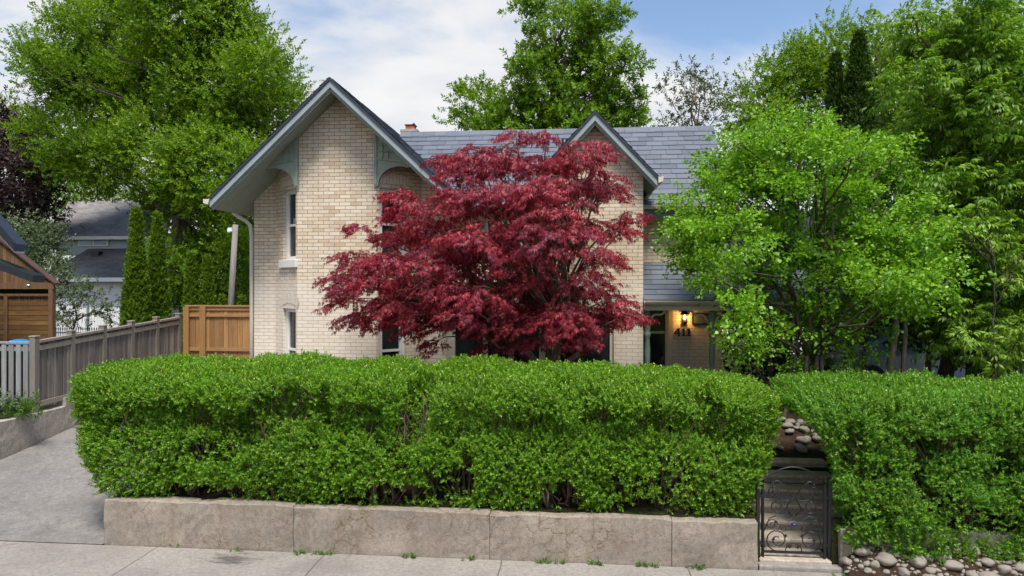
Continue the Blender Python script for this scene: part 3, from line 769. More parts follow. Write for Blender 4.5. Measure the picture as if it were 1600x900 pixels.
mb = MB(); mb.face([(-7.14, 19.6, B0), (3.22, 19.6, B0), (3.22, 19.6, 5.2), (-7.14, 19.6, 5.2)]); mb.build('wall', M['brick'], house, fix=False)
# front door with glazed upper light
mb = MB(); mb.box(1.40, 1.46, 15.40, 15.62, .95, 3.06); mb.box(1.97, 2.05, 15.40, 15.62, .95, 3.06); mb.box(1.46, 1.97, 15.40, 15.62, 2.98, 3.06)
mb.box(2.05, 2.14, 15.43, 15.497, .95, 3.1); mb.box(1.46, 1.97, 15.45, 15.6, 2.44, 2.50)
door = mb.build('door', M['cream'], house)
mb = MB(); mb.box(1.46, 1.97, 15.50, 15.53, 2.50, 2.98); mb.box(1.46, 1.97, 15.505, 15.535, .95, 2.44); mb.build('pane', M['glass'], door)
mb = MB(); mb.tube([(1.92, 15.44, 1.95), (1.92, 15.44, 2.08)], .014, 8); mb.build('handle', M['iron'], door)
# ground floor bay window between the gables
bx0, bx1 = -2.74, -.62
bayp = thing_bay = None
mb = MB(); mb.box(bx0, bx1, 14.42, 15.5, .9, 1.35); mb.box(bx0, bx0+.16, 14.42, 15.5, 1.352, 2.9)
mb.box(bx1-.16, bx1, 14.42, 15.5, 1.352, 2.9); bayw = mb.build('bay_window', M['cream'], house)
mb = MB()
for f in (.36, .67):
    xx = bx0+.16+(bx1-bx0-.32)*f; mb.box(xx-.05, xx+.05, 14.44, 14.54, 1.354, 2.898)
mb.build('mullion', M['cream'], bayw)
mb = MB(); mb.box(bx0+.162, bx1-.162, 14.50, 14.52, 1.354, 2.898); mb.build('pane', M['glass'], bayw)
mb = MB(); mb.box(bx0+.002, bx1-.002, 14.36, 15.5, 2.902, 3.0); mb.box(bx0+.002, bx1-.002, 14.28, 15.5, 3.002, 3.07); mb.box(bx0+.002, bx1-.002, 14.22, 15.5, 3.072, 3.16)
mb.build('cornice', M['cream'], bayw)

# roofs
def tabs(mb, o, ax, up, width, length, row=.19, tab=.37, th=.014, clip=None):
    """shingle tabs laid in courses from the eave up; ax along the eave, up along the slope"""
    o, ax, up = Vector(o), Vector(ax).normalized(), Vector(up).normalized(); n = ax.cross(up)
    if n.z < 0: n = -n
    rows = int(math.ceil(length/row))
    for j in range(rows):
        s = -(j % 2)*tab*.5-random.random()*.05; b = j*row
        while s < width:
            w = tab*(.92+.16*random.random()); a0, a1 = max(0, s+.004), min(width, s+w-.004); s += w
            if a1-a0 < .03: continue
            jit = random.uniform(-.006, .006); lift = th*(.8+.5*random.random())
            e1 = min(length, b+row*1.25)
            P = lambda a, c, h: o+ax*a+up*c+n*h
            if clip and clip(P((a0+a1)/2, b, 0)): continue
            q = [P(a0, b+jit, lift+.006), P(a1, b+jit, lift+.006), P(a1, e1, .004), P(a0, e1, .004)]
            k = [P(a0, b+jit, .0), P(a1, b+jit, .0)]
            i = len(mb.v); mb.v += [tuple(v) for v in q+k]
            for f in ((0, 1, 2, 3), (4, 5, 1, 0)): mb.f.append(tuple(i+x for x in f)); mb.uv.append(None); mb.sm.append(False)
EY, EZ, RY, RZM = 15.1, 5.26, 17.26, 7.42
# main roof: two slopes with tabs on a thin deck, ridge cap
mb = MB(); sl = math.hypot(RY-EY, RZM-EZ); W0 = -4.5
main_clip = lambda p: abs(p.x-RX) < 5 and p.x < -2.0 and p.z < RZ-SL*abs(p.x-RX)-.02
tabs(mb, (W0, EY, EZ), (1, 0, 0), (0, RY-EY, RZM-EZ), 3.38-W0, sl, clip=main_clip)
tabs(mb, (W0, 2*RY-EY, EZ), (1, 0, 0), (0, -(RY-EY), RZM-EZ), 3.38-W0, sl)
s_ = W0
while s_ < 3.36:
    a = min(3.38, s_+.3); mb.slab([(s_, RY-.13, RZM-.10), (s_, RY, RZM+.035), (s_, RY+.13, RZM-.10)], (a-s_-.004, 0, 0)); s_ += .3
roof = mb.build('roof', M['slate'], house, fix=False)
mb = MB(); e = .05
mb.slab([(W0, EY, EZ-e), (3.36, EY, EZ-e), (3.36, RY, RZM-e), (W0, RY, RZM-e)], (0, 0, .045)); mb.slab([(W0, 2*RY-EY, EZ-e), (3.36, 2*RY-EY, EZ-e), (3.36, RY+.001, RZM-e), (W0, RY+.001, RZM-e)], (0, 0, .045))
mb.build('roof_deck', M['navy'], roof)
def gable_roof(x, z, s, hw, y0, y1, tag_):
    mb = MB(); d = s*hw
    for sg in (-1, 1):
        mb.slab([(x, y0, z), (x, y1, z), (x+sg*hw, y1, z-d), (x+sg*hw, y0, z-d)], (0, 0, -.055))
    r = mb.build('gable_roof', M['navy'], house)
    mb = MB()
    for sg in (-1, 1):
        mb.slab([(x, y0+.025, z-.058), (x+sg*(hw-.015), y0+.025, z-d-.058+.015*s), (x+sg*(hw-.015), y0+.025, z-d-.20+.015*s), (x, y0+.025, z-.20)], (0, .035, 0))
    mb.build('rake_board', M['rake'], r)
    mb = MB()
    for sg in (-1, 1):
        mb.slab([(x, y0+.075, z-.18), (x+sg*(hw-.05), y0+.075, z-d-.18+.05*s), (x+sg*(hw-.05), y0+.075, z-d-.285+.05*s), (x, y0+.075, z-.285)], (0, .04, 0))
    mb.build('rake_trim', M['rake2'], r)
    mb = MB()
    for sg in (-1, 1):
        mb.slab([(x, y0+.06, z-.20), (x, y1, z-.20), (x+sg*(hw-.03), y1, z-d-.20+.03*s), (x+sg*(hw-.03), y0+.06, z-d-.20+.03*s)], (0, 0, -.035))
    mb.build('soffit', M['soffit'], r)
    return r
r1 = gable_roof(RX, RZ, SL, 2.55, 13.3, 19.9, 'a')
r2 = gable_roof(GX, GZ, GS, 1.24, 13.7, 16.9, 'b')
# tabs on the small gable and the wing so that they hold from the side
mb = MB()
for sg in (-1, 1):
    L_ = math.hypot(2.55, SL*2.55); tabs(mb, (RX+sg*2.55, 13.3, RZ-SL*2.55), (0, 1, 0), (-sg*2.55, 0, SL*2.55), 6.6, L_)
mb.build('shingles', M['slate'], r1, fix=False)
mb = MB()
for sg in (-1, 1):
    L_ = math.hypot(1.24, GS*1.24); tabs(mb, (GX+sg*1.24, 13.7, GZ-GS*1.24), (0, 1, 0), (-sg*1.24, 0, GS*1.24), 3.2, L_)
mb.build('shingles', M['slate'], r2, fix=False)
# eave gutters and downspouts
def gutter(mb, p0, p1, s=.11):
    p0, p1 = Vector(p0), Vector(p1); d = (p1-p0).normalized(); o = Vector((0, 0, 1)).cross(d).normalized()
    pr = [(-.0, 0), (.0, -s*.75), (s*.75, -s*.75), (s, -s*.25), (s*1.05, .0), (s*.97, .0), (s*.9, -.03), (.02, -.03)]
    mb.slab([p0-o*a*(1)+Vector((0, 0, b)) for a, b in pr], p1-p0)
mb = MB(); gutter(mb, (1.36, EY+.0, EZ-.005), (3.42, EY+.0, EZ-.005)); mb.build('gutter', M['cream'], house)
mb = MB(); mb.box(1.36, 3.34, EY+.02, 15.498, EZ-.16, EZ-.1); mb.box(1.36, 3.34, EY+.06, EY+.1, EZ-.28, EZ-.162); mb.build('eave_trim', M['rake2'], house)
zt = RZ-SL*2.55
mb = MB(); mb.slab([(RX-2.55-.10, 13.28, zt-.02), (RX-2.55-.10, 13.28, zt-.10), (RX-2.55+.0, 13.28, zt-.13), (RX-2.55+.03, 13.28, zt-.02)], (0, 6.6, 0))
mb.build('gutter', M['cream'], house)
mb = MB(); mb.slab([(GX+1.24, 13.68, GZ-GS*1.24-.02), (GX+1.34, 13.68, GZ-GS*1.24-.0), (GX+1.33, 13.68, GZ-GS*1.24-.1), (GX+1.24, 13.68, GZ-GS*1.24-.13)], (0, 1.4, 0))
mb.build('gutter', M['cream'], house)
def downspout(pts):
    mb = MB(); mb.tube(pts, .042, 8); return mb.build('downspout', M['cream'], house, fix=False)
downspout([(-7.5, 14.3, 5.20), (-7.49, 14.35, 5.10), (-7.42, 14.45, 5.03), (-7.30, 14.54, 4.95), (-7.22, 14.58, 4.85), (-7.20, 14.6, 4.6), (-7.20, 14.6, 2.8), (-7.20, 14.6, 1.0)])
downspout([(1.62, 15.0, 5.55), (1.55, 15.15, 5.45), (1.46, 15.4, 5.36), (1.42, 15.42, 5.25), (1.42, 15.42, 4.1)])
# brackets beside the bay
def bracket(mir):
    pts = [(466, 201), (466, 295), (460, 292), (458.5, 284), (455, 276), (449, 269.5), (441, 265), (430, 262.5), (420, 263.5), (416, 266), (411, 263), (403, 265), (401, 262)]
    fx = lambda p: ((2*(A2[0]+A3[0])/2-p[0]) if mir else p[0], p[1], p[2])
    P = [fx(PX(x, y, 13.86)) for x, y in pts]
    mb = MB(); mb.slab(P, (0, .045, 0)); b = mb.build('bracket', M['green'], house)
    mb = MB()
    def strip(a, c, w):
        a, c = Vector(fx(PX(*a, 13.855))), Vector(fx(PX(*c, 13.855))); mb.beam(a, c, .035, w, (c-a).cross(Vector((0, 1, 0))))
    strip((463, 210), (463, 290), .05); strip((412, 257.5), (461, 249.5), .05); strip((461, 212), (421, 254), .05)
    for x in (444, 452.5): strip((x, 252), (x, 200+(466-x)*1.15+12), .022)
    strip((430, 241), (461, 238.5), .022); strip((440, 231), (461, 228), .022)
    mb.build('bracket_trim', M['green'], b)
bracket(False); bracket(True)
# chimney and vent pipe
c0 = PX(641, 208, 17.9); mb = MB(); mb.box(c0[0]-.17, c0[0]+.17, 17.75, 18.1, 6.2, c0[2]-.01); ch = mb.build('chimney', M['redclay'], house)
mb = MB(); mb.box(c0[0]-.23, c0[0]+.23, 17.7, 18.15, c0[2]-.008, c0[2]+.07); mb.build('chimney_cap', M['capstone'], ch, bevel=.01)
mb = MB(); mb.box(c0[0]-.11, c0[0]+.13, 17.82, 18.04, c0[2]+.072, c0[2]+.19); mb.build('flue', M['redclay'], ch)
mb = MB(); mb.box(c0[0]-.13, c0[0]+.15, 17.80, 18.06, c0[2]+.192, c0[2]+.215); mb.lathe([(.03, 0), (.03, .05), (.015, .06)], (c0[0]+.09, 17.93, c0[2]+.215), 8); mb.build('flue_cap', M['black_fascia'], ch)
v0 = PX(882, 226, 16.7); mb = MB(); mb.lathe([(.075, 0), (.075, .34), (.06, .34)], (v0[0], 16.7, 6.75), 12); mb.build('vent_pipe', M['black_fascia'], house, fix=False)
# porch
PY, PZ = 13.88, 3.22
mb = MB(); psl = math.hypot(15.5-PY, .80)
tabs(mb, (1.36, PY, PZ), (1, 0, 0), (0, 15.5-PY, .80), 3.95, psl, row=.235, tab=.52)
pr = mb.build('porch_roof', M['slate'], house, fix=False)
mb = MB(); mb.slab([(1.36, PY, PZ-.01), (5.3, PY, PZ-.01), (5.3, 15.49, 4.005), (1.36, 15.49, 4.005)], (0, 0, -.07)); mb.build('porch_ceiling', M['rake2'], pr)
mb = MB(); mb.slab([(3.24, 15.5, 4.0), (5.3, 15.5, 4.0), (5.3, 18.2, 4.0), (3.24, 18.2, 4.0)], (0, 0, -.07)); mb.build('porch_ceiling', M['navy'], pr)
mb = MB(); gutter(mb, (1.36, PY, PZ-.005), (5.34, PY, PZ-.005), .10); mb.box(1.37, 5.3, PY+.03, PY+.10, PZ-.2, PZ-.085); mb.build('porch_gutter', M['cream'], pr)
def post(x, y):
    mb = MB(); prof_ = [(.07, 0), (.07, .75), (.05, .78), (.045, .82), (.062, .86), (.045, .9), (.055, 1.0), (.06, 1.25), (.048, 1.52), (.066, 1.56), (.066, 1.60), (.048, 1.64), (.06, 1.68), (.06, 2.10)]
    mb.lathe(prof_, (x, y, .95), 14); p = mb.build('porch_post', M['postgreen'], house, fix=False)
    return p
for x in (1.44, 2.72, 5.15): post(x, 14.06)
def scroll(x, sg):
    mb = MB(); pts = []
    for f in np.linspace(0, 1, 14): pts.append((x+sg*(.02+.36*f), 14.06, 2.76+.26*(f**.55)+.035*math.sin(f*7)))
    mb.tube(pts, [.030-.008*math.sin(PI*i/13) for i in range(14)], 8); mb.tube([(pts[-1][0]+.04*math.cos(a)-.0, 14.06, pts[-1][2]-.03+.04*math.sin(a)) for a in np.linspace(0, 5, 10)], .018, 6)
    mb.build('scroll_bracket', M['cream'], house, fix=False)
scroll(1.46, 1); scroll(2.66, -1); scroll(2.78, 1); scroll(5.1, -1)
mb = MB(); mb.box(1.36, 5.3, 13.95, 15.49, .80, .95); mb.box(3.3, 5.3, 15.492, 18.2, .80, .95); mb.build('porch_floor', M['sidewall'], house)
mb = MB(); mb.box(3.4, 5.2, 14.0, 14.12, .952, 1.62); mb.build('porch_railing', M['shed_v'], house)

# lantern, number, plaque
lan = PX(1070, 496, 15.38); lp = (float(lan[0]), 15.38, float(lan[2]))
lt = thing('wall_lantern', 'lit black wall lantern glowing amber on the brick beside the front door', 'lantern', lp)
mb = MB(); mb.box(lp[0]-.05, lp[0]+.05, 15.47, 15.497, lp[2]-.16, lp[2]+.12); mb.tube([(lp[0], 15.47, lp[2]+.1), (lp[0], 15.42, lp[2]+.17), (lp[0], 15.38, lp[2]+.15)], .012, 6); mb.build('bracket', M['iron'], lt)
mb = MB(); mb.lathe([(.012, .20), (.02, .16), (.10, .085), (.105, .07), (.0, .07)][::-1], lp, 8); mb.lathe([(.02, -.16), (.05, -.12), (.055, -.10), (.06, -.095)], lp, 8)
for k in range(4):
    a = PI/4+k*PI/2; mb.tube([(lp[0]+.06*math.cos(a), lp[1]+.06*math.sin(a), lp[2]-.1), (lp[0]+.09*math.cos(a), lp[1]+.09*math.sin(a), lp[2]+.075)], .006, 4)
mb.build('cage', M['iron'], lt, fix=False)
mb = MB(); mb.lathe([(.010, -.05), (.018, -.03), (.028, .0), (.022, .03), (.010, .05)], lp, 10); mb.build('bulb', M['glow'], lt, fix=False)
ld = bpy.data.lights.new('lantern_light', 'POINT'); ld.energy = 9; ld.color = (1, .50, .13); ld.shadow_soft_size = .04
lo_ = bpy.data.objects.new('lantern_light', ld); COL.objects.link(lo_); lo_.parent = lt; lo_.location = (0, .0, .0)
# let the light leave the bulb
nu = PX(1067, 519, 15.46); nr = thing('house_number', 'black house number 411 fixed to the brick under the lantern', 'house number', (float(nu[0]), 15.47, float(nu[2])))
four = [(.055, -.085), (.055, -.045), (.075, -.045), (.075, -.015), (.055, -.015), (.055, .085), (.022, .085), (-.06, -.018), (-.06, -.045), (.018, -.045), (.018, -.085)]
four_in = [(.018, -.015), (.018, .035), (-.022, -.015)]
one = [(-.038, -.085), (.042, -.085), (.042, -.062), (.022, -.055), (.022, .085), (-.005, .085), (-.04, .058), (-.04, .035), (-.015, .045), (-.015, -.055), (-.038, -.062)]
def glyph(ch, cx):
    mb = MB()
    if ch == '4':
        # body without the counter: three slabs
        for poly in ([(.018, -.085), (.055, -.085), (.055, .085), (.018, .085)], [(-.062, -.045), (.017, -.045), (.017, -.016), (-.062, -.016)], [(.056, -.045), (.078, -.045), (.078, -.016), (.056, -.016)],
                     [(-.062, -.015), (-.025, -.015), (.017, .045), (.017, .085)], [(.005, -.095), (.07, -.095), (.07, -.086), (.005, -.086)]):
            mb.slab([(nu[0]+cx+a, 15.47, nu[2]+b) for a, b in poly], (0, .022, 0))
    else: mb.slab([(nu[0]+cx+a, 15.47, nu[2]+b) for a, b in one], (0, .022, 0))
    mb.build('digit', M['iron'], nr)
glyph('4', -.125); glyph('1', .02); glyph('1', .13)
pq = PX(1096, 499, 15.45); mb = MB(); mb.box(pq[0]-.2, pq[0]+.2, 15.455, 15.49, pq[2]-.12, pq[2]+.12)
pl = mb.build('wall_plaque', M['dark'], bevel=.006); setp(pl, 'small dark framed plaque on the brick right of the lantern', 'plaque')
mb = MB(); mb.box(pq[0]-.165, pq[0]+.165, 15.448, 15.453, pq[2]-.09, pq[2]+.09); mb.build('plaque_face', M['rake2'], pl)

# ------------------------------------------------------------------ steps, gate, stones
st = thing('stone_steps', 'worn stone steps climbing between the two hedges behind the iron gate', 'steps', (2.76, 9.2, 0))
sm = []
for i in range(7):
    mb = MB(); y = 9.02+.27*i; z = .09+.135*i
    x0, x1 = GX0-.02+random.uniform(0, .02), (GX1 if i == 0 else 3.77)-random.uniform(0, .05)
    y0 = y-(.10 if i == 0 else 0)
    mb.box(x0, x1, y0-.035, y+.30, z-.05, z); mb.build('tread', M['step'], st, bevel=.015)
    mb = MB(); mb.box(x0+.01, x1-.01, y0+.02, y+.28, z-.135, z-.051); mb.build('riser', M['step'], st)
mb = MB(); mb.box(GX0-.03, GX1+.25, 8.785, 8.915, -.1, .055); sl_ = mb.build('threshold_slab', M['walk'], bevel=.02)
setp(sl_, 'pale cracked stone threshold slab at the foot of the iron gate', 'stone slab')
gy = 8.985; ga, gb = 2.37, 3.14
gate = thing('iron_gate', 'black wrought iron garden gate with scrolls and an arched top between the hedges', 'gate', (2.75, gy, .08))
def T(mb, pts, r=.007, n=6): mb.tube([(x, gy, z) for x, z in pts], r, n)
def arcp(cx, cz, r, a0, a1, n=14): return [(cx+r*math.cos(a), cz+r*math.sin(a)) for a in np.linspace(a0, a1, n)]
def spiral(cx, cz, r0, a0, turns, sg=1, n=26): return [(cx+r0*(1-.8*f)*math.cos(a0+sg*f*turns*2*PI), cz+r0*(1-.8*f)*math.sin(a0+sg*f*turns*2*PI)) for f in np.linspace(0, 1, n)]
mb = MB()
mb.box(ga-.014, ga+.014, gy-.014, gy+.014, .10, 1.04); mb.box(gb-.014, gb+.014, gy-.014, gy+.014, .10, 1.04); mb.box(ga+.015, gb-.015, gy-.012, gy+.012, .14, .168)
gc = (ga+gb)/2; T(mb, [(ga+(gb-ga)*f, 1.04+.20*math.sin(PI*f)**.8) for f in np.linspace(0, 1, 18)], .0095)
mb.build('frame', M['iron'], gate, fix=False)
mb = MB()
for sg in (-1, 1):
    X = lambda o_: gc+sg*o_
    def mir(pts): return [(gc+sg*(x-gc), z) for x, z in pts]
    T(mb, mir(spiral(gc+.20, .31, .15, -PI/2, 1.6, 1)), .008); T(mb, mir(spiral(gc+.27, .50, .075, PI, 1.5, -1)), .006)
    T(mb, mir(spiral(gc+.20, .74, .10, PI, 1.5, 1)), .007); T(mb, mir(spiral(gc+.13, .45, .05, 0, 1.4, 1)), .006)
    T(mb, mir([(gc+.02, .62), (gc+.10, .70), (gc+.02, .86), (gc+.10, 1.0), (gc+.20, 1.06), (gc+.30, 1.02)]), .008)
    T(mb, mir([(gc+.36, .20), (gc+.37, .40), (gc+.30, .58), (gc+.20, .62), (gc+.05, .55), (gc+.01, .60)]), .007)
    T(mb, mir(spiral(gc+.24, .93, .08, -PI/2, 1.4, 1)), .006); T(mb, mir(arcp(gc, .17, .10, 0, PI*.5)), .006); T(mb, mir(spiral(gc+.05, .24, .04, 0, 1.2, 1)), .005)
    T(mb, mir(arcp(gc+.10, .97, .16, -2.6, .4)), .006)
    for (lx, lz) in ((.10, .36), (.22, .53), (.20, .80), (.05, .22), (.25, .31), (.14, .9)):   # small leaves on the scrolls
        x_ = gc+sg*lx; mb.slab([(x_-.022, gy-.004, lz), (x_, gy-.004, lz-.02), (x_+.024, gy-.004, lz+.006), (x_, gy-.004, lz+.026)], (0, .008, 0))
mb.build('scrollwork', M['iron'], gate, fix=False)
t_ = [(.028, -.02), (.036, 0), (.028, .02)]
mb = MB(); mb.lathe([(.012, -.02), (.035, -.01), (.035, .01), (.012, .02)], (gc, gy-.012, .515), 12); mb.build('boss', paint('blue_enamel', (.03, .04, .12), .3), gate, fix=False)
for nm, x in (('gate_post', GX0-.0), ('gate_post', GX1-.03)):
    mb = MB(); mb.box(x-.02, x+.02, gy-.03, gy+.01, .02, 1.12); mb.box(x+.055 if x < 2.6 else x-.075, x+.075 if x < 2.6 else x-.055, gy-.03, gy-.01, .05, 1.0)
    mb.box(x+.021 if x < 2.6 else x-.054, x+.054 if x < 2.6 else x-.021, gy-.028, gy-.012, .25, .28); mb.box(x+.021 if x < 2.6 else x-.054, x+.054 if x < 2.6 else x-.021, gy-.028, gy-.012, .85, .88)
    o = mb.build(nm, M['iron'])
    setp(o, 'slim black iron gate post against the end of the long retaining wall' if x < 2.6 else 'slim black iron gate post beside the wall stub, right of the gate', 'gate post')
# stones
stone_me = []
for k in range(10):
    bm = bmesh.new(); bmesh.ops.create_icosphere(bm, subdivisions=3, radius=1); off = np.array([k*3.7, k*1.3, 4])
    for v in bm.verts:
        p = np.array(v.co); f = 1+.5*(float(vnoise((p*1.1+off)[None])[0])-.5)+.16*(float(vnoise((p*2.6+off)[None])[0])-.5); v.co = Vector(p*f)
    me = bpy.data.meshes.new('stone'); bm.to_mesh(me); bm.free(); me.polygons.foreach_set('use_smooth', [True]*len(me.polygons)); me.materials.append(M['stone']); stone_me.append(me)
def stone(x, y, z, s, label, group):
    o = bpy.data.objects.new('river_stone', random.choice(stone_me)); COL.objects.link(o)
    f = s*random.uniform(.75, 1.05); o.scale = (s*random.uniform(.9, 1.35), f, s*random.uniform(.55, .75))
    o.location = (x, y, z+s*.3); o.rotation_euler = (random.uniform(-.3, .3), random.uniform(-.3, .3), random.uniform(0, 6.28))
    setp(o, label, 'stone', group)
bank = lambda x, y: .30*min(1, max(0, (y-8.42)/.42))*min(1, max(.25, (x-3.1)/.5))
placed = []
tries = 0
while len(placed) < 215 and tries < 40000:
    tries += 1; x = random.uniform(GX1+.05, 6.3); y = random.uniform(8.18, 8.84); s = random.choice((.02, .028, .035, .045,   .055, .065, .08, .09)) if len(placed) > 40 else random.choice((.06, .075, .09, .105))
    if y < 8.43+max(0, .25-(x-3.2)*.3): continue
    if all((x-a)**2+(y-b)**2 > ((s+c)*.80)**2 for a, b, c in placed):
        placed.append((x, y, s)); stone(x, y, bank(x, y), s, 'rounded pale river stone in the strip below the right hedge', 'river stones below the right hedge')
for k in range(70):
    x = random.uniform(2.32, 3.9); y = random.uniform(10.95, 12.0); stone(x, y, .95+(y-10.95)*.38+random.uniform(0, .05), random.choice((.04, .055, .07, .085)), 'rough stone in the heap at the top of the garden steps', 'stones heaped at the top of the steps')
mb = MB(); vs = []
for j in range(7):
    for i in range(61):
        x = GX1+.06+i*.09; y = 8.2+.68*j/6+(.28*max(0, 1-i/14))*(1-j/6); vs.append((x, y, bank(x, y)+.008+.02*random.random()))
mb.shared(vs, [(j*61+i, j*61+i+1, (j+1)*61+i+1, (j+1)*61+i) for j in range(6) for i in range(60)])
setp(mb.build('stone_bed', M['soil'], fix=False), kind='structure')
mb = MB(); vs = []
for j in range(9):
    for i in range(17): x = 2.28+i*.11; y = 10.93+j*.16; vs.append((x, y, .93+max(0, j-.2)*.16*.38*(1 if j < 8 else .2)+.04*random.random()*(j > 0)))
mb.shared(vs, [(j*17+i, j*17+i+1, (j+1)*17+i+1, (j+1)*17+i) for j in range(8) for i in range(16)])
setp(mb.build('soil_bank', M['soil'], fix=False), kind='structure')
# weeds along the wall foot
tw = [tpl_shoot(9, .05, .045, .014, np.random.default_rng(90+i), 1.1) for i in range(3)]
wd = [(275, 848), (370, 852), (470, 858), (508, 857), (640, 866), (735, 868), (848, 877), (875, 874), (932, 879), (1010, 882), (1092, 886)]
for k, (px, py) in enumerate(wd):
    q = PX(px, py, 8.76); n = random.randint(6, 18); b = (float(q[0]), 8.75, 0.0)
    P = np.array(b)+np.stack([rng.normal(size=n)*.06, rng.normal(size=n)*.014-.01, np.zeros(n)], 1)
    if k == 0: P[:, 1] += .1; b = (b[0], 8.85, .0)
    D = rng.normal(size=(n, 3))*.6+np.array([0, -.3, 1.0])
    o = leaf_obj('weed', place(tw, P, D, rdirs(n), .5+.5*rng.random(n)), M['weed'], None, b)
    setp(o, 'small green weed growing where the sidewalk meets the retaining wall', 'weed', 'weeds along the foot of the retaining wall')
for k, (px, py) in enumerate([(1320, 880), (1345, 888), (1420, 868), (1512, 872), (1560, 872), (1390, 892)]):
    q = PX(px, py, 8.55); n = 6; b = (float(q[0]), 8.6, 0.03)
    P = np.array(b)+np.stack([rng.normal(size=n)*.05, rng.normal(size=n)*.04, np.zeros(n)], 1)
    o = leaf_obj('weed', place(tw, P, rng.normal(size=(n, 3))*.6+np.array([0, -.3, 1.0]), rdirs(n), .45+.4*rng.random(n)), M['weed'], None, b)
    setp(o, 'small leafy weed growing among the river stones', 'weed', 'weeds among the river stones')

# ------------------------------------------------------------------ fences left
FX = XL-.12
# weathered board fence along the drive: posts, rails, boards
def fz(y): return np.interp(y, [12.5, 17.6], [2.43, 2.66])
wf = thing('board_fence', 'long weathered grey board fence standing on the driveway wall', 'fence', (FX, 15, 1.1))
yb = np.linspace(12.62, 17.55, 6)
for i, y in enumerate(yb):
    mb = MB(); mb.box(FX-.06, FX+.06, y-.06, y+.06, .95, float(fz(y))+.06); mb.box(FX-.07, FX+.07, y-.07, y+.07, float(fz(y))+.062, float(fz(y))+.09)
    mb.build('post', M['grey_post'], wf, bevel=.006)
for a, b in zip(yb[:-1], yb[1:]):
    za, zb = float(fz(a)), float(fz(b)); mb = MB()
    mb.beam((FX+.03, a+.062, za-.03), (FX+.03, b-.062, zb-.03), .10, .05); mb.beam((FX+.045, a+.062, za-.16), (FX+.045, b-.062, zb-.16), .03, .10)
    mb.beam((FX+.045, a+.062, 1.16+.02*(a-12.6)), (FX+.045, b-.062, 1.16+.02*(b-12.6)), .03, .10); pieces(mb, 'rail', M['grey_post'], wf)
    mb = MB(); k = 10; w = (b-a-.13)/k
    for j in range(k):
        y = a+.065+w*(j+.5); zt = float(fz(y))-.06+random.uniform(-.01, .01); zb_ = 1.06+.02*(y-12.6)+random.uniform(-.02, .02); hw = w*.5-.004-random.random()*.006; dx = random.uniform(-.012, .008)
        mb.box(FX-.005+dx, FX+.02+dx, y-hw, y+hw, zb_, zt)
    o = mb.build('boards', M['grey_wood'], wf)
# pale front fence
ff = thing('picket_fence', 'pale grey and brown board fence with gaps at the left edge beside the driveway wall', 'fence', (-11.6, 12.62, 1))
mb = MB()
for j in range(12):
    x = -10.86-j*.155; mb.box(x-.05, x+.05, 12.56, 12.582, 1.14, 2.36+random.uniform(-.01, .01))
mb.build('boards', M['pale_board'], ff)
mb = MB()
for j in range(12):
    x = -11.01-j*.155; mb.box(x-.05, x+.05, 12.66, 12.68, 1.12, 2.34)
mb.build('back_boards', M['redwood'], ff)
mb = MB(); mb.box(-12.7, -10.78, 12.583, 12.655, 2.22, 2.31); mb.box(-12.7, -10.78, 12.583, 12.655, 1.2, 1.29); mb.box(-12.7, -10.78, 12.55, 12.69, 2.37, 2.40); pieces(mb, 'rail', M['pale_board'], ff)
# cedar gate fence across the end of the drive
cf = thing('cedar_fence', 'new honey coloured cedar board fence closing the end of the driveway', 'fence', (-8.9, 17.7, 1.05))
ca, cb, ct = -10.58, -7.0, 2.95
mb = MB(); k = 27; w = (cb-ca)/k
for j in range(k): mb.box(ca+w*j+.004, ca+w*(j+1)-.004, 17.70+random.uniform(-.004, .004), 17.72, 1.02, ct-.03)
mb.build('boards', M['cedar'], cf)
mb = MB(); mb.box(ca, cb, 17.64, 17.74, ct-.026, ct+.012); mb.box(ca+.1, cb, 17.655, 17.694, ct-.30, ct-.22); mb.box(ca+.1, cb, 17.655, 17.694, 1.72, 1.81); mb.box(ca+.1, cb, 17.672, 17.694, ct-.13, ct-.03); pieces(mb, 'rail', M['cedar_h'], cf)
for x in (-10.54, float(PX(316, 500, 17.6)[0]), -7.3):
    mb = MB(); mb.box(x-.08, x+.08, 17.60, 17.652, 1.25 if x != -10.54 else 1.0, ct-.03); mb.build('post', M['cedar'], cf)

# ------------------------------------------------------------------ neighbours on the left
def claps(mb, p0, p1, z0, z1, ex=.115):
    p0, p1 = np.array(p0), np.array(p1); t = (p1-p0)/np.linalg.norm(p1-p0); n = np.array([t[1], -t[0]]); z = z0
    while z < z1-.001:
        e = min(z+ex, z1); a = [(*(p0+n*.02), z), (*(p1+n*.02), z), (*(p1+n*.004), e), (*(p0+n*.004), e)]
        mb.face(a); mb.face([(*(p0+n*.0), z), (*(p1+n*.0), z), a[1], a[0]]); z += ex
def solid(mb, x0, x1, y0, y1, z0, z1): mb.box(x0, x1, y0, y1, z0, z1)
WY = 29.0
wh = thing('neighbour_house', 'white sided neighbour house with two grey shingle roofs behind the tall cedars', 'house', (-20, WY, 1.1))
wx0 = float(PX(82, 450, WY)[0]); wx1 = float(PX(300, 450, WY)[0]); gz_ = float(PX(180, 440, WY)[2])
mb = MB(); claps(mb, (wx0, WY), (wx1, WY), .9, gz_-.05, .14); solid(mb, wx0+.02, wx1-.02, WY+.01, WY+4, .9, gz_); mb.build('wall', M['siding'], wh)
t0 = float(PX(180, 388, WY+2.2)[2]); ez = float(PX(180, 433, WY-.4)[2])
mb = MB(); mb.slab([(wx0-.3, WY-.4, ez), (wx1+.3, WY-.4, ez), (wx1+.3, WY+2.2, t0), (wx0+.1, WY+2.2, t0)], (0, 0, -.12)); mb.build('roof', M['roof_dark'], wh)
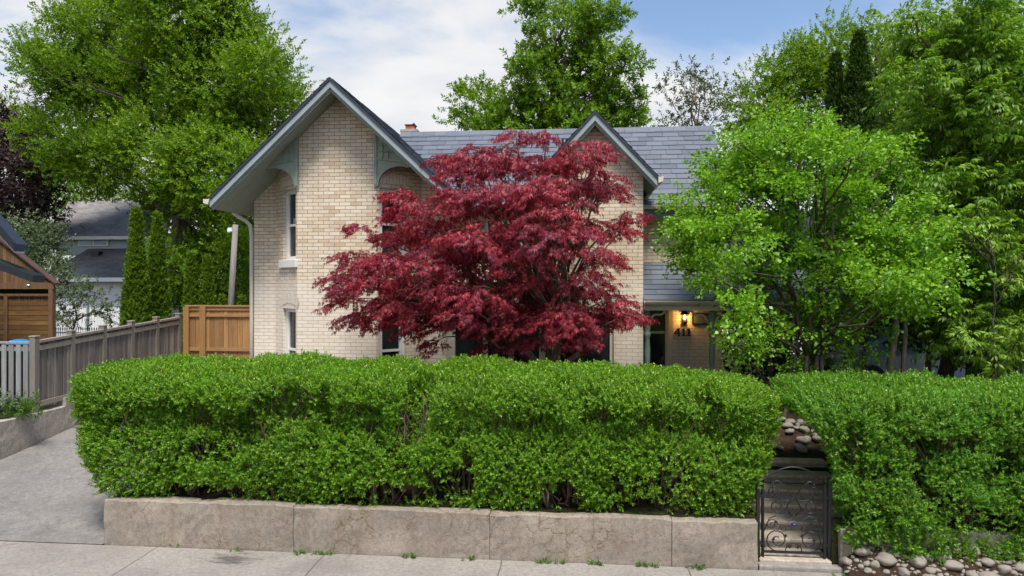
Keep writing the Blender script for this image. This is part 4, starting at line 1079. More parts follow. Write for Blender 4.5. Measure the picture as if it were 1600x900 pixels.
mb = MB(); mb.box(wx0-.3, wx1+.3, WY-.52, WY-.41, ez-.2, ez-.02); mb.build('gutter', M['siding'], wh)
ux0, ux1 = float(PX(88, 380, WY+2.2)[0]), float(PX(255, 380, WY+2.2)[0]); u1 = float(PX(180, 368, WY+2.2)[2])
mb = MB(); claps(mb, (ux0, WY+2.2), (ux1, WY+2.2), t0-.3, u1, .14); solid(mb, ux0+.02, ux1-.02, WY+2.21, WY+7, t0-.3, u1); mb.build('upper_wall', M['blue_siding'], wh)
rt = float(PX(150, 314, WY+5)[2]); rx = float(PX(108, 314, WY+5)[0])
mb = MB(); mb.slab([(ux0-.25, WY+1.85, u1-.05), (ux1+.3, WY+1.85, u1-.05), (ux1-1.0, WY+5, rt), (rx, WY+5, rt)], (0, 0, -.12)); mb.slab([(ux0-.25, WY+1.85, u1-.06), (rx, WY+5, rt-.01), (ux0-.25, WY+8, u1-.06)], (0, 0, -.1)); mb.build('upper_roof', M['roof_grey'], wh)
mb = MB(); mb.box(ux0-.25, ux1+.3, WY+1.72, WY+1.84, u1-.22, u1-.06); mb.build('gutter', M['siding'], wh)
wa, wb = PX(126, 371.5, WY+2.15), PX(167, 383, WY+2.15)
mb = MB(); mb.box(wa[0]-.1, wb[0]+.1, WY+2.10, WY+2.17, wb[2]-.05, wa[2]+.08); mb.build('window', M['white'], wh); wnd = wh.children[-1]
mb = MB(); xm = (wa[0]+wb[0])/2; mb.box(wa[0], xm-.05, WY+2.08, WY+2.098, wb[2]+.02, wa[2]); mb.box(xm+.05, wb[0], WY+2.08, WY+2.098, wb[2]+.02, wa[2]); mb.build('pane', M['fglass'], wnd)
vq = PX(152, 391, WY+1.6); mb = MB(); mb.box(vq[0]-.2, vq[0]+.2, WY+1.4, WY+1.7, vq[2]-.35, vq[2]-.05); mb.build('roof_vent', M['black_fascia'], wh)
# red roofed shed
SY = 26.5; sx0, sx1 = float(PX(236, 450, SY)[0]), float(PX(284, 450, SY)[0]); za = float(PX(262, 436, SY)[2]); zb = float(PX(284, 455, SY)[2])
sh = thing('garden_shed', 'small white shed with a red shingle roof between the cedars', 'shed', (sx1, SY, 1.1))
mb = MB(); claps(mb, (sx0, SY), (sx1-.1, SY), .9, zb-.15, .16); solid(mb, sx0, sx1-.12, SY+.01, SY+3, .9, zb-.15); mb.build('wall', M['siding'], sh)
mb = MB(); mb.slab([(sx1, SY-.2, zb), (sx1, SY+3, zb), (sx0, SY+3, za+.5), (sx0, SY-.2, za+.5)], (0, 0, -.1)); mb.build('roof', M['roof_red'], sh)
mb = MB(); mb.slab([(sx1, SY-.22, zb-.02), (sx0, SY-.22, za+.48), (sx0, SY-.22, za+.25), (sx1, SY-.22, zb-.2)], (0, .015, 0)); mb.build('fascia', M['navy'], sh)
# white plank fence and iron railing behind the board fence
WF = 25.0; a = PX(84, 480, WF); b = PX(192, 478, WF); zt_ = float(a[2])
mb = MB(); k = 22; w = (b[0]-a[0])/k
for j in range(k): mb.box(a[0]+w*j+.006, a[0]+w*(j+1)-.006, WF, WF+.02, 1.0, zt_+random.uniform(-.02, .02))
wfe = thing('plank_fence', 'white vertical plank fence in front of the white neighbour house', 'fence', (float(a[0]), WF, 1))
mb.build('boards', M['siding'], wfe)
mb = MB()
for f in (0, .5, .98): mb.box(a[0]+(b[0]-a[0])*f-.03, a[0]+(b[0]-a[0])*f+.05, WF-.06, WF-.003, .9, zt_+.1)
pieces(mb, 'post', M['rake2'], wfe)
IY = 19.8; a = PX(84, 514, IY); b = PX(240, 511, IY); zt_ = float(a[2])
ir = thing('iron_railing', 'black iron railing with pointed spikes behind the weathered fence', 'railing', (float(a[0]), IY, 1.1))
mb = MB(); k = 44
for j in range(k+1):
    x = a[0]+(b[0]-a[0])*j/k; mb.tube([(x, IY, 1.1), (x, IY, zt_-.03)], .009, 5); mb.lathe([(.008, 0), (.022, .03), (.002, .1)], (x, IY, zt_-.03), 5)
mb.build('pickets', M['iron'], ir, fix=False)
mb = MB(); mb.box(a[0], b[0], IY-.012, IY+.012, zt_-.13, zt_-.1); mb.box(a[0], b[0], IY-.012, IY+.012, 1.2, 1.23); pieces(mb, 'rail', M['iron'], ir)
# cedar clad outbuilding with the eaves of the white house at the left edge
OY = 17.0; ob = thing('wooden_outbuilding', 'brown wooden outbuilding with plank gable and slatted wall at the left edge', 'outbuilding', (-14.5, OY, 1))
ox1 = float(PX(85, 480, OY)[0]); ox0 = -18.0; zg1 = float(PX(88, 443, OY)[2]); zg0 = float(PX(28, 398, OY)[2]); xg0 = float(PX(28, 398, OY)[0]); zb0 = float(PX(50, 448, OY)[2])
slope = (zg0-zg1)/(xg0-ox1); ztop = lambda x: zg1+slope*(x-ox1)
mb = MB(); x = ox1
while x > ox0:
    x2 = x-.115; mb.slab([(x, OY, zb0), (x2+.006, OY, zb0), (x2+.006, OY, min(5.2, ztop(x2))), (x, OY, min(5.2, ztop(x)))], (0, .03, 0)); x = x2
mb.build('gable_boards', M['shed_v'], ob)
mb = MB(); mb.slab([(ox1+.06, OY-.06, ztop(ox1+.06)+.06), (ox0, OY-.06, ztop(ox0)+.06), (ox0, OY+.15, ztop(ox0)+.06), (ox1+.06, OY+.15, ztop(ox1+.06)+.06)], (0, 0, -.05)); mb.build('roof', M['redwood'], ob)
mb = MB(); z = 1.0
zs0, zs1 = 1.0, float(PX(40, 474, OY)[2])
while z < zs1: mb.box(ox0, ox1-.16, OY+.02+random.uniform(0, .012), OY+.05, z+.005, z+.125); z += .13
mb.build('slats', M['shed_h'], ob)
mb = MB(); x = ox1-.16; zt2 = float(PX(40, 459, OY)[2])
while x > ox0: mb.box(x-.09, x-.005, OY+.05, OY+.075, zs1, zt2); x -= .095
mb.build('upper_slats', M['shed_v'], ob)
mb = MB(); mb.box(ox1-.15, ox1-.03, OY-.03, OY+.09, .95, zb0-.004); mb.box(ox0, ox1-.0, OY-.035, OY-.004, zb0-.06, zb0+.1); mb.box(ox0, ox1-.16, OY-.01, OY+.015, zt2-.05, zt2)
xq = float(PX(11, 480, OY)[0]); mb.box(xq-.08, xq+.02, OY-.02, OY+.015, .95, zt2-.06); pieces(mb, 'post', M['shed_v'], ob)
mb = MB(); mb.box(ox0, ox1-.2, OY+.12, OY+.3, .95, zb0+.0); mb.build('dark_backing', M['dark'], ob)  # near-black box stands in for the unlit inside behind the slats
NY = 14.4; nh = thing('neighbour_house', 'white house corner with black trimmed eaves at the far left edge', 'house', (-13.6, NY, 1))
e1, e2 = PX(51, 437, NY), PX(28, 395, NY)
mb = MB(); nx1 = float(PX(-4, 480, NY+.5)[0]); claps(mb, (-19, NY+.5), (nx1, NY+.5), 1.0, 4.2, .12); solid(mb, -19, nx1-.01, NY+.51, NY+.56, 1.0, 4.2); mb.build('wall', M['siding'], nh)
f0 = PX(-100, 250, NY+.05); rk = lambda x: float(e2[2]+(f0[2]-e2[2])*(x-e2[0])/(f0[0]-e2[0]))-.03
mb = MB(); xp = float(f0[0])-1.2; mb.slab([(nx1, NY+.2, 4.202), (-19, NY+.2, 4.202), (-19, NY+.2, 5.2), (xp, NY+.2, rk(float(f0[0]))), (float(f0[0]), NY+.2, rk(float(f0[0]))), (nx1, NY+.2, rk(nx1))], (0, .3, 0)); mb.build('gable', M['siding'], nh)
e0 = PX(-120, 388, NY); z_at = lambda x: float(e1[2]+(e0[2]-e1[2])*(x-e1[0])/(e0[0]-e1[0]))
mb = MB(); mb.slab([(e1[0], NY, e1[2]+.1), (e0[0], NY, e0[2]+.35), (e0[0], NY, e0[2]+.15), (e1[0], NY, e1[2]-.06)], (0, .35, 0)); lowr = mb.build('lower_eave', M['black_fascia'], nh)
f0 = PX(-100, 250, NY+.05)
mb = MB(); mb.slab([(e2[0], NY-.1, e2[2]+.03), (e2[0]-.02, NY-.1, e2[2]+.22), (f0[0], NY-.1, f0[2]+.25), (f0[0], NY-.1, f0[2])], (0, .06, 0)); mb.build('rake_board', M['black_fascia'], nh)
mb = MB(); mb.slab([(e2[0]-.02, NY-.05, e2[2]+.2), (f0[0], NY-.05, f0[2]+.22), (f0[0], NY+.3, f0[2]+.22), (e2[0]-.02, NY+.3, e2[2]+.2)], (0, 0, -.14)); mb.build('roof', M['navy'], nh)
mb = MB(); mb.slab([(e2[0]-.05, NY-.03, e2[2]), (f0[0], NY-.03, f0[2]-.02), (f0[0], NY+.25, f0[2]-.02), (e2[0]-.05, NY+.25, e2[2])], (0, 0, .03)); mb.build('soffit', M['white'], nh)
mb = MB(); q = PX(50, 441, NY); mb.lathe([(.02, 0), (.05, .03), (.045, .07), (.0, .08)], (q[0]-.1, NY+.02, q[2]-.12), 10); mb.build('eave_lamp', M['chrome'], nh)
# blue tub, umbrella, pole
q = PX(30, 528, 13.4); bt_ = thing('blue_tub', 'bright blue upturned plastic tub just showing above the left fence', 'tub', (float(q[0]), 13.4, 1.0))
mb = MB(); mb.lathe([(.24, 0), (.23, 1.36), (.22, 1.45), (.17, 1.50), (.08, 1.52), (.001, 1.525)], (q[0], 13.4, .86), 24); mb.build('shell', M['blue_plastic'], bt_, fix=False)
mb = MB(); mb.lathe([(.245, 1.30), (.255, 1.31), (.255, 1.33), (.245, 1.34)], (q[0], 13.4, .86), 24); mb.build('rim', M['blue_plastic'], bt_, fix=False)
q = PX(190, 462, 23); um = thing('patio_umbrella', 'dark purple patio umbrella half hidden behind the tall cedar', 'umbrella', (float(q[0])+.4, 23, 1.1))
mb = MB(); mb.lathe([(.55, -.18), (.53, -.16), (.3, .02), (.02, .16)], (q[0]+.4, 23, q[2]), 8); mb.build('canopy', M['purple'], um)
mb = MB(); mb.tube([(q[0]+.4, 23, 1.1), (q[0]+.4, 23, q[2]+.15)], .025, 8); mb.build('pole', M['white'], um)
p0, p1 = PX(361, 470, 21), PX(368, 351, 21); d = (p1-p0)/(p1[2]-p0[2])
pb = p0+d*(1.1-p0[2]); po = thing('utility_pole', 'leaning weathered wooden pole in front of the big tree', 'pole', tuple(pb))
mb = MB(); mb.tube([pb-d*.1, (pb+p1)/2, p1], [.105, .095, .085], 12); mb.build('shaft', M['pole'], po, fix=False)
mb = MB(); mb.box(p1[0]-.24, p1[0]-.09, 20.95, 21.05, p1[2]-.22, p1[2]-.1); mb.lathe([(.05, 0), (.05, .12)], (p1[0]-.2, 20.95, p1[2]-.28), 8); mb.build('bracket', M['white'], po)

# ------------------------------------------------------------------ neighbour and car on the right
RY_ = 25.0; rh = thing('neighbour_house', 'pale house glimpsed between the trunks on the right', 'house', (10, RY_, 1))
rx0, rx1 = float(PX(1128, 500, RY_)[0]), float(PX(1600, 500, RY_)[0])+1
mb = MB(); claps(mb, (rx0, RY_), (rx1, RY_), .8, 4.6, .16); solid(mb, rx0+.02, rx1, RY_+.01, RY_+6, .8, 4.6); mb.build('wall', M['siding'], rh)
mb = MB(); mb.slab([(rx0-.4, RY_-.4, 4.5), (rx1, RY_-.4, 4.5), (rx1, RY_+3, 6.4), (rx0-.4, RY_+3, 6.4)], (0, 0, -.12)); mb.build('roof', M['roof_dark'], rh)
for f in (.2, .62):
    x = rx0+(rx1-rx0)*f; mb = MB(); mb.box(x-.55, x+.55, RY_-.06, RY_-.021, 1.9, 3.4); w_ = mb.build('window', M['white'], rh)
    mb = MB(); mb.box(x-.45, x+.45, RY_-.075, RY_-.062, 2.0, 3.3); mb.build('pane', M['glass'], w_)
cq = PX(1425, 560, 17.5); cxx = float(cq[0])
car = thing('parked_car', 'silver blue car parked behind the trunks and the right hedge', 'car', (cxx, 17.5, 1.0))
side = [(-2.1, .32), (-2.15, .62), (-2.0, .86), (-1.55, .96), (-.95, 1.02), (-.35, 1.42), (.55, 1.47), (1.25, 1.10), (1.9, 1.0), (2.12, .8), (2.1, .35)]
mb = MB(); n_ = len(side); vs = []
for yy, k in ((-.82, .0), (-.86, .5), (.86, .5), (.82, .0)):
    for x, z in side:
        tum = max(0, z-.98)*.55; s_ = -1 if yy < 0 else 1; vs.append((cxx-x, 17.5+yy-s_*tum, 1.0+z))
vs2 = vs[n_:2*n_]; vs3 = vs[2*n_:3*n_]
for i in range(n_-1): mb.face([vs2[i], vs2[i+1], vs3[i+1], vs3[i]])
mb.face(vs2); mb.face(vs3[::-1]); mb.face([vs2[0], vs3[0], vs3[-1], vs2[-1]]); mb.build('body', M['carpaint'], car, bevel=.03)
mb = MB()
def cp(x, z, sd, o=.006): return (cxx-x, 17.5+sd*(.86-max(0, z-.98)*.55+o), 1.0+z)
for sd in (-1, 1):
    mb.face([cp(-.82, 1.06, sd), cp(-.36, 1.37, sd), cp(.08, 1.39, sd), cp(.08, 1.05, sd)]); mb.face([cp(.14, 1.05, sd), cp(.14, 1.39, sd), cp(.52, 1.41, sd), cp(1.05, 1.14, sd)])
pieces(mb, 'side_window', M['glass'], car, 1)
mb = MB(); mb.face([(cxx+.90, 17.5-.78, 2.065), (cxx+.90, 17.5+.78, 2.065), (cxx+.40, 17.5+.60, 2.40), (cxx+.40, 17.5-.60, 2.40)]); mb.build('windshield', M['fglass'], car)
for sx in (-1.3, 1.3):
    for sd in (-1, 1):
        mb = MB(); pts = [(r_, z_) for r_, z_ in ((.2, -.1), (.31, -.1), (.33, -.06), (.33, .06), (.31, .1), (.2, .1))]
        vs = [(cxx+sx+r_*math.cos(a), 17.5+sd*.80+z_, 1.33+r_*math.sin(a)) for r_, z_ in pts for a in np.linspace(0, 2*PI, 20, endpoint=False)]
        mb.shared(vs, [(i*20+k, i*20+(k+1) % 20, (i+1)*20+(k+1) % 20, (i+1)*20+k) for i in range(5) for k in range(20)]); wl = mb.build('wheel', M['tyre'], car, fix=False)
        mb = MB(); vs = [(cxx+sx+r_*math.cos(a), 17.5+sd*.86, 1.33+r_*math.sin(a)) for r_ in (.2, .05) for a in np.linspace(0, 2*PI, 20, endpoint=False)]
        mb.shared(vs, [(k, (k+1) % 20, 20+(k+1) % 20, 20+k) for k in range(20)]); mb.build('rim', M['chrome'], wl, fix=False)
for sd in (-1, 1):
    mb = MB(); mb.box(cxx+2.02, cxx+2.14, 17.5+sd*.6-.16, 17.5+sd*.6+.16, 1.66, 1.8); mb.build('headlight', M['white'], car, bevel=.03)

# ------------------------------------------------------------------ trees
g0 = 1.05
r5 = lambda s: np.random.default_rng(s)
# red Japanese maple in front of the house: flat drooping pads on curving limbs
poly = np.array([(500, 497), (516, 458), (510, 432), (522, 398), (514, 368), (560, 342), (588, 300), (598, 276), (640, 286), (684, 256), (674, 228), (725, 206), (760, 214), (800, 196), (850, 188), (885, 196), (905, 190), (940, 208), (968, 262), (980, 312), (1008, 318), (1003, 352), (968, 398), (958, 432), (998, 446), (1014, 490), (1012, 516), (968, 506), (935, 515), (900, 552), (800, 556), (700, 552), (640, 530), (560, 522)], float)
def inside(x, y):
    c = False; j = len(poly)-1
    for i in range(len(poly)):
        if (poly[i, 1] > y) != (poly[j, 1] > y) and x < (poly[j, 0]-poly[i, 0])*(y-poly[i, 1])/(poly[j, 1]-poly[i, 1])+poly[i, 0]: c = not c
        j = i
    return c
def edge_d(x, y):
    best = 1e9
    for i in range(len(poly)):
        a, b = poly[i-1], poly[i]; t = np.clip(np.dot([x-a[0], y-a[1]], b-a)/np.dot(b-a, b-a), 0, 1); best = min(best, math.hypot(*(a+t*(b-a)-[x, y])))
    return best
MY = 12.3; mbase = PX(862, 560, MY); mbase = (float(mbase[0]), MY, .92)
maple = thing('japanese_maple', 'wide dark red Japanese maple in front of the brick house', 'tree', mbase)
pads = []; tries = 0
while len(pads) < 150 and tries < 20000:
    tries += 1; x, y = random.uniform(495, 1020), random.uniform(205, 560)
    if not inside(x, y): continue
    e = edge_d(x, y); rp = 18+min(34, e*.55)*random.uniform(.5, 1.0)
    if e < rp*.45: continue
    if y > 515 and 700 < x < 905 and random.random() < .75: continue
    dep = 1.5*math.sqrt(min(1, e/110)); dy = random.uniform(-1, 1)*dep-.15
    if all((x-a)**2+((y-b)*1.35)**2+((dy-d_)*70)**2 > 31**2 for a, b, _, d_ in pads): pads.append((x, y, rp, dy))
tm = [tpl_maple(r5(300+i)) for i in range(6)]
P, D, Xd = [], [], []; mbk = MB(); fk = np.array([mbase[0], MY, 1.9])
crotches = [fk+np.array([-.5, -.1, .55]), fk+np.array([.15, -.2, .8]), fk+np.array([-.1, .35, .9]), fk+np.array([.5, .1, .4])]
limb(mbk, (mbase[0], MY, .85), fk, .13, .105, 5, .05, sides=9)
for c in crotches: limb(mbk, fk-[0, 0, .1], c, .075, .055, 4, .06, sides=8)
for px, py, rp, dy in pads:
    C = PX(px, py, MY+dy); r_ = rp*MPP(MY+dy); n = int(12+120*r_*r_)
    a = rng.random(n)*2*PI; f = np.sqrt(rng.random(n)); tilt = rng.normal(size=2)*.12
    ox, oy = np.cos(a)*f*r_, np.sin(a)*f*r_*.9
    P.append(np.stack([C[0]+ox, C[1]+oy, C[2]-.34*r_*f*f+rng.normal(size=n)*.028+ox*tilt[0]+oy*tilt[1]], 1))
    away = unit(np.array([C[0]-mbase[0], C[1]-MY, 0])[None])[0]
    D.append(np.stack([np.cos(a)*.7, np.sin(a)*.7, np.full(n, -.18)-f*.25], 1)+away*.45+rng.normal(size=(n, 3))*.2)
    Xd.append(np.tile([0, 0, 1.0], (n, 1))+rng.normal(size=(n, 3))*.25)
    s_ = min(crotches, key=lambda q: np.linalg.norm(q-C)); limb(mbk, s_, C+[0, 0, -.03], .024+.012*random.random(), .006, 8, .07, sag=.10, sides=5)
    for _ in range(3): limb(mbk, C, C+np.array([random.uniform(-1, 1)*r_*.8, random.uniform(-1, 1)*r_*.8, -.05]), .007, .003, 4, .1, sides=4)
P = np.concatenate(P); D = np.concatenate(D); Xd = np.concatenate(Xd)
leaf_obj('crown', place(tm, P, D, Xd, .75+.5*rng.random(len(P))), M['maple'], maple, mbase)
mbk.build('trunk', M['bark_red'], maple, mbase, fix=False)

tb = [tpl_shoot(11, .34, .115, .066, r5(400+i), 1.0) for i in range(5)]
big = [(62, 92, 26), (48, 88, 16), (108, 62, 42), (120, 30, 22), (110, 130, 58), (190, 40, 66), (215, 10, 40), (280, 18, 74), (350, 20, 50), (370, 62, 52), (402, 105, 40), (432, 128, 22), (440, 160, 24), (456, 158, 12), (92, 215, 48), (80, 262, 30), (175, 145, 78), (262, 128, 82), (340, 150, 76), (400, 205, 58), (140, 250, 52), (240, 240, 74), (325, 262, 80), (392, 285, 55), (290, 340, 60), (350, 370, 66), (392, 405, 50), (310, 430, 56), (268, 425, 36), (380, 455, 40), (330, 468, 40)]
tree('broadleaf_tree', 'huge bright green broadleaf tree left of the brick house', 'tree', tuple(map(float, (*PX(300, 500, 27)[:2], g0))), big, 27, tb, M['bigtree'], M['bark'], 19, .72, 28, 1.0, .42, .35, dYs=1.8, inner=.45, limb_r=.09)
tb2 = [tpl_shoot(9, .36, .15, .075, r5(420+i), 1.0) for i in range(4)]
pur = [(20, 210, 40), (0, 190, 50), (45, 250, 42), (20, 290, 55), (60, 310, 40), (-30, 260, 70), (10, 340, 45), (66, 280, 22), (-20, 330, 50)]
tree('purple_tree', 'dark purple leaved tree at the far left behind the wooden outbuilding', 'tree', tuple(map(float, (*PX(0, 500, 30)[:2], g0))), pur, 30, tb2, M['purpletree'], M['bark'], 12, .8, 14, 1.1, .3, dYs=1.0)
tree('broadleaf_tree', 'green tree top showing above the dark purple tree at the left edge', 'tree', tuple(map(float, (*PX(-10, 500, 38)[:2], g0))), [(5, 190, 32), (20, 200, 25), (-20, 190, 40), (60, 260, 45), (80, 330, 40), (40, 230, 30), (120, 305, 60), (175, 300, 60), (235, 320, 60), (200, 350, 50), (60, 380, 50), (85, 300, 55)], 38, tb, M['bigtree'], M['bark'], 9, .9, 12, 1.0, .3)
ta = [tpl_shoot(9, .22, .085, .045, r5(440+i), 1.0) for i in range(4)]
tree('apple_tree', 'grey green apple tree rising behind the wooden outbuilding', 'tree', tuple(map(float, (*PX(55, 500, 21)[:2], g0))), [(50, 372, 26), (75, 390, 26), (30, 395, 22), (62, 415, 28), (92, 412, 16), (20, 365, 18), (85, 430, 14), (35, 350, 14)], 21, ta, M['applet'], M['bark'], 36, .4, 20, 1.0, .12)
tree('shrub', 'loose pale leaved shrub in front of the white neighbour house', 'shrub', tuple(map(float, (*PX(105, 530, 20)[:2], g0))), [(105, 455, 20), (130, 465, 20), (95, 475, 20), (125, 490, 20), (148, 460, 10), (150, 485, 8), (95, 498, 12)], 20, ta, M['applet'], M['bark'], 34, .35, 14, .9, .05)
tree('shrub', 'thin small shrub standing by the white plank fence', 'shrub', tuple(map(float, (*PX(175, 530, 20.5)[:2], g0))), [(170, 492, 8), (176, 502, 9), (172, 512, 8)], 20.5, ta, M['applet'], M['bark'], 30, .2, 4, .7, .02)
cedar_tree('cedar', 'tallest slim green cedar in the row behind the grey fence', 213, 322, 20.2, 1.0, 50, M['cedarleaf'], n=3800)
cedar_tree('cedar', 'slim green cedar close on the right of the tallest one', 246, 330, 21.4, 1.0, 44, M['cedarleaf'], n=3600)
cedar_tree('cedar', 'short pointed cedar left of its twin, above the honey coloured fence', 298, 390, 20.5, 1.0, 34, M['cedarleaf'], n=2000)
cedar_tree('cedar', 'short pointed cedar right of its twin, near the leaning pole', 324, 395, 20.7, 1.0, 34, M['cedarleaf'], n=2000)
for px, top, lab in ((347, 456, 'low cedar bush left of the leaning pole'), (378, 458, 'low cedar bush right of the leaning pole')):
    cedar_tree('cedar_bush', lab, px, top, 19.5, 1.0, 26, M['cedarleaf'], n=900, cat='bush')
# tree behind the house
tw_ = [tpl_shoot(11, .34, .16, .072, r5(460+i), 1.1) for i in range(5)]
cen = [(828, 18, 24), (840, 45, 22), (850, 80, 22), (838, 70, 16), (885, 22, 26), (905, 5, 24), (940, 28, 26), (955, 22, 14), (905, 60, 34), (935, 75, 24), (880, 85, 24), (815, 100, 10), (820, 125, 22), (860, 115, 30), (905, 110, 34), (945, 105, 26), (978, 98, 16), (985, 100, 8), (800, 145, 26), (840, 155, 32), (885, 150, 34), (930, 150, 32), (960, 150, 18), (800, 185, 26), (840, 192, 30), (885, 195, 30), (930, 190, 30), (970, 180, 22), (990, 150, 10), (985, 190, 20), (728, 150, 12), (740, 180, 24), (718, 190, 14), (760, 165, 16), (772, 195, 20), (755, 145, 10), (740, 200, 22), (880, 225, 40), (830, 225, 40), (930, 225, 40), (770, 225, 30)]
tree('broadleaf_tree', 'tall clumpy green tree rising behind the slate roof ridge', 'tree', tuple(map(float, (*PX(880, 500, 25)[:2], g0))), cen, 25, tw_, M['walnut'], M['bark'], 20, .40, 20, .85, .3, dYs=.9, inner=.35, limb_r=.10, fork=.5)
# right background
gr = [(1050, 160, 18), (1065, 130, 16), (1085, 115, 12), (1100, 130, 18), (1085, 160, 24), (1120, 150, 20), (1060, 185, 22), (1100, 190, 26), (1135, 160, 14), (1130, 195, 22), (1040, 195, 12)]
tree('grey_tree', 'thin grey green tree beyond the right end of the slate roof', 'tree', tuple(map(float, (*PX(1090, 500, 30)[:2], g0))), gr, 30, tb2, M['greytree'], M['bark_pale'], 14, .55, 8, .9, .22, dYs=.8)
rb = [(1165, 150, 22), (1185, 135, 24), (1215, 120, 32), (1240, 100, 28), (1205, 165, 36), (1255, 140, 42), (1170, 195, 34), (1220, 210, 42), (1280, 110, 34), (1290, 170, 44), (1160, 240, 36), (1210, 250, 40), (1270, 230, 40), (1235, 84, 14)]
tree('broadleaf_tree', 'broad green tree right of the thin grey tree', 'tree', tuple(map(float, (*PX(1220, 500, 25)[:2], g0))), rb, 25, tb, M['bigtree'], M['bark'], 18, .6, 21, .85, .3, dYs=1.0, inner=.4)
rc_ = [(1285, 90, 20), (1310, 65, 22), (1352, 50, 16), (1320, 110, 36), (1385, 55, 20), (1400, 95, 40), (1370, 140, 44), (1420, 150, 44), (1440, 210, 44), (1400, 220, 40), (1420, 280, 46), (1350, 80, 30)]
tree('broadleaf_tree', 'green tree behind the dark pointed cedar on the right', 'tree', tuple(map(float, (*PX(1370, 500, 23)[:2], g0))), rc_, 23, tb, M['bigtree'], M['bark'], 18, .6, 21, .85, .3, dYs=1.0, inner=.4)
cedar_tree('cedar', 'dark pointed cedar standing among the green trees on the right', 1342, 46, 19, 1.0, 128, M['cedardark'], n=6000)
cedar_tree('cedar', 'lower dark cedar left of the taller dark one', 1306, 80, 19.4, 1.0, 86, M['cedardark'], n=3800)
# box elder at the right edge
tc_ = [tpl_compound(r5(480+i)) for i in range(6)]
ash = [(1440, 60, 34), (1430, 30, 20), (1475, 30, 34), (1520, 20, 40), (1575, 30, 45), (1480, 90, 44), (1540, 90, 48), (1600, 100, 48), (1430, 130, 36), (1490, 160, 48), (1560, 170, 50), (1610, 190, 50), (1450, 215, 44), (1520, 235, 50), (1590, 260, 50), (1470, 290, 40), (1530, 310, 46), (1600, 330, 48), (1500, 375, 46), (1560, 390, 48), (1610, 410, 46), (1480, 440, 40), (1540, 460, 46), (1600, 480, 46), (1500, 510, 40), (1560, 530, 44), (1610, 550, 40), (1455, 520, 32), (1460, 350, 34), (1650, 120, 60), (1660, 280, 60), (1650, 450, 60), (1500, 200, 65, 1.9), (1560, 330, 65, 1.9), (1470, 330, 55, 1.9), (1540, 450, 65, 1.9), (1450, 440, 50, 1.9), (1560, 220, 60, 1.9), (1500, 110, 60, 1.9)]
tree('box_elder', 'large box elder with drooping yellow green leaves at the right edge', 'tree', (float(PX(1520, 500, 13.6)[0]), 13.6, .95), ash, 13.6, tc_, M['ash'], M['bark'], 60, .36, 10, 1.0, .16, dYs=.55, inner=.35, up=.1, xd=(0, 0, 1), fork=.3, limb_r=.09, trunks=[(0, 0), (-.5, .3), (.7, .2)])
tips = [(1500, 355, 14), (1530, 345, 13), (1515, 375, 12), (1490, 340, 10), (1525, 535, 14), (1555, 525, 13), (1545, 550, 12), (1585, 545, 14), (1595, 520, 14), (1580, 430, 14), (1595, 400, 12)]  # light tips of the large box elder, highlights put into a paler leaf colour
tree('box_elder', 'bright leaf tips in front of the large box elder, highlights put into their colour', 'tree', (float(PX(1560, 600, 12.0)[0]), 12.0, .95), tips, 12.0, tc_, leaf_mat('box_elder_lit_tip_leaf', [(0, (.12, .24, .02)), (.5, (.20, .35, .035)), (1, (.29, .42, .06))], .35, .45, .4), M['bark'], 90, .22, 5, .95, .03, dYs=.2, inner=.2, up=.05, xd=(0, 0, 1), fork=.3, limb_r=.03)
# serviceberry
ts = [tpl_flat(8, .20, .060, .047, r5(500+i), .25, .38) for i in range(6)]
srv = [(1120, 262, 26), (1095, 322, 30), (1110, 300, 26), (1160, 228, 24), (1300, 222, 26), (1415, 285, 34), (1445, 350, 30), (1440, 425, 28), (1400, 245, 24), (1225, 222, 30), (1255, 215, 22), (1180, 262, 38), (1225, 262, 38), (1275, 245, 38), (1330, 248, 34), (1375, 262, 30), (1140, 305, 36), (1195, 318, 48), (1262, 310, 52), (1330, 312, 48), (1390, 312, 40), (1425, 320, 22), (1098, 372, 28), (1082, 385, 14), (1140, 375, 42), (1200, 390, 52), (1270, 385, 54), (1340, 385, 50), (1395, 390, 42), (1430, 400, 24), (1125, 435, 30), (1175, 448, 42), (1240, 452, 46), (1310, 450, 46), (1370, 450, 42), (1420, 452, 34), (1455, 470, 18), (1115, 415, 24), (1150, 490, 24), (1190, 505, 20), (1280, 500, 34), (1240, 500, 26), (1340, 498, 28), (1395, 490, 24), (1478, 440, 16), (1465, 395, 16), (1205, 192, 14), (1262, 190, 13), (1070, 345, 12), (1068, 405, 12)]
srv = [(a, b, r_*random.uniform(.72, 1.15)) for a, b, r_ in srv]
tree('serviceberry', 'rounded bright lime green small tree in front of the porch', 'tree', (float(PX(1290, 590, 11.9)[0]), 11.9, .95), srv, 11.9, ts, M['service'], M['bark'], 38, .30, 34, 1.0, .045, dYs=.85, inner=.25, up=.1, flat=.42, xd=(0, 0, 1), fork=.25, limb_r=.045, trunks=[(0, 0), (-.35, .1), (.25, .15), (-.75, .0)])
tree('shrub', 'small bright green bush with round leaves beside the porch post', 'shrub', (float(PX(1200, 590, 11.6)[0]), 11.6, .95), [(1150, 540, 16), (1175, 535, 22), (1205, 540, 18), (1165, 556, 14), (1195, 556, 16), (1135, 535, 8)], 11.6, ts, M['service'], M['bark'], 110, .2, 9, .95, .03, dYs=.15, inner=.3, up=.2, xd=(0, 0, 1), limb_r=.03)
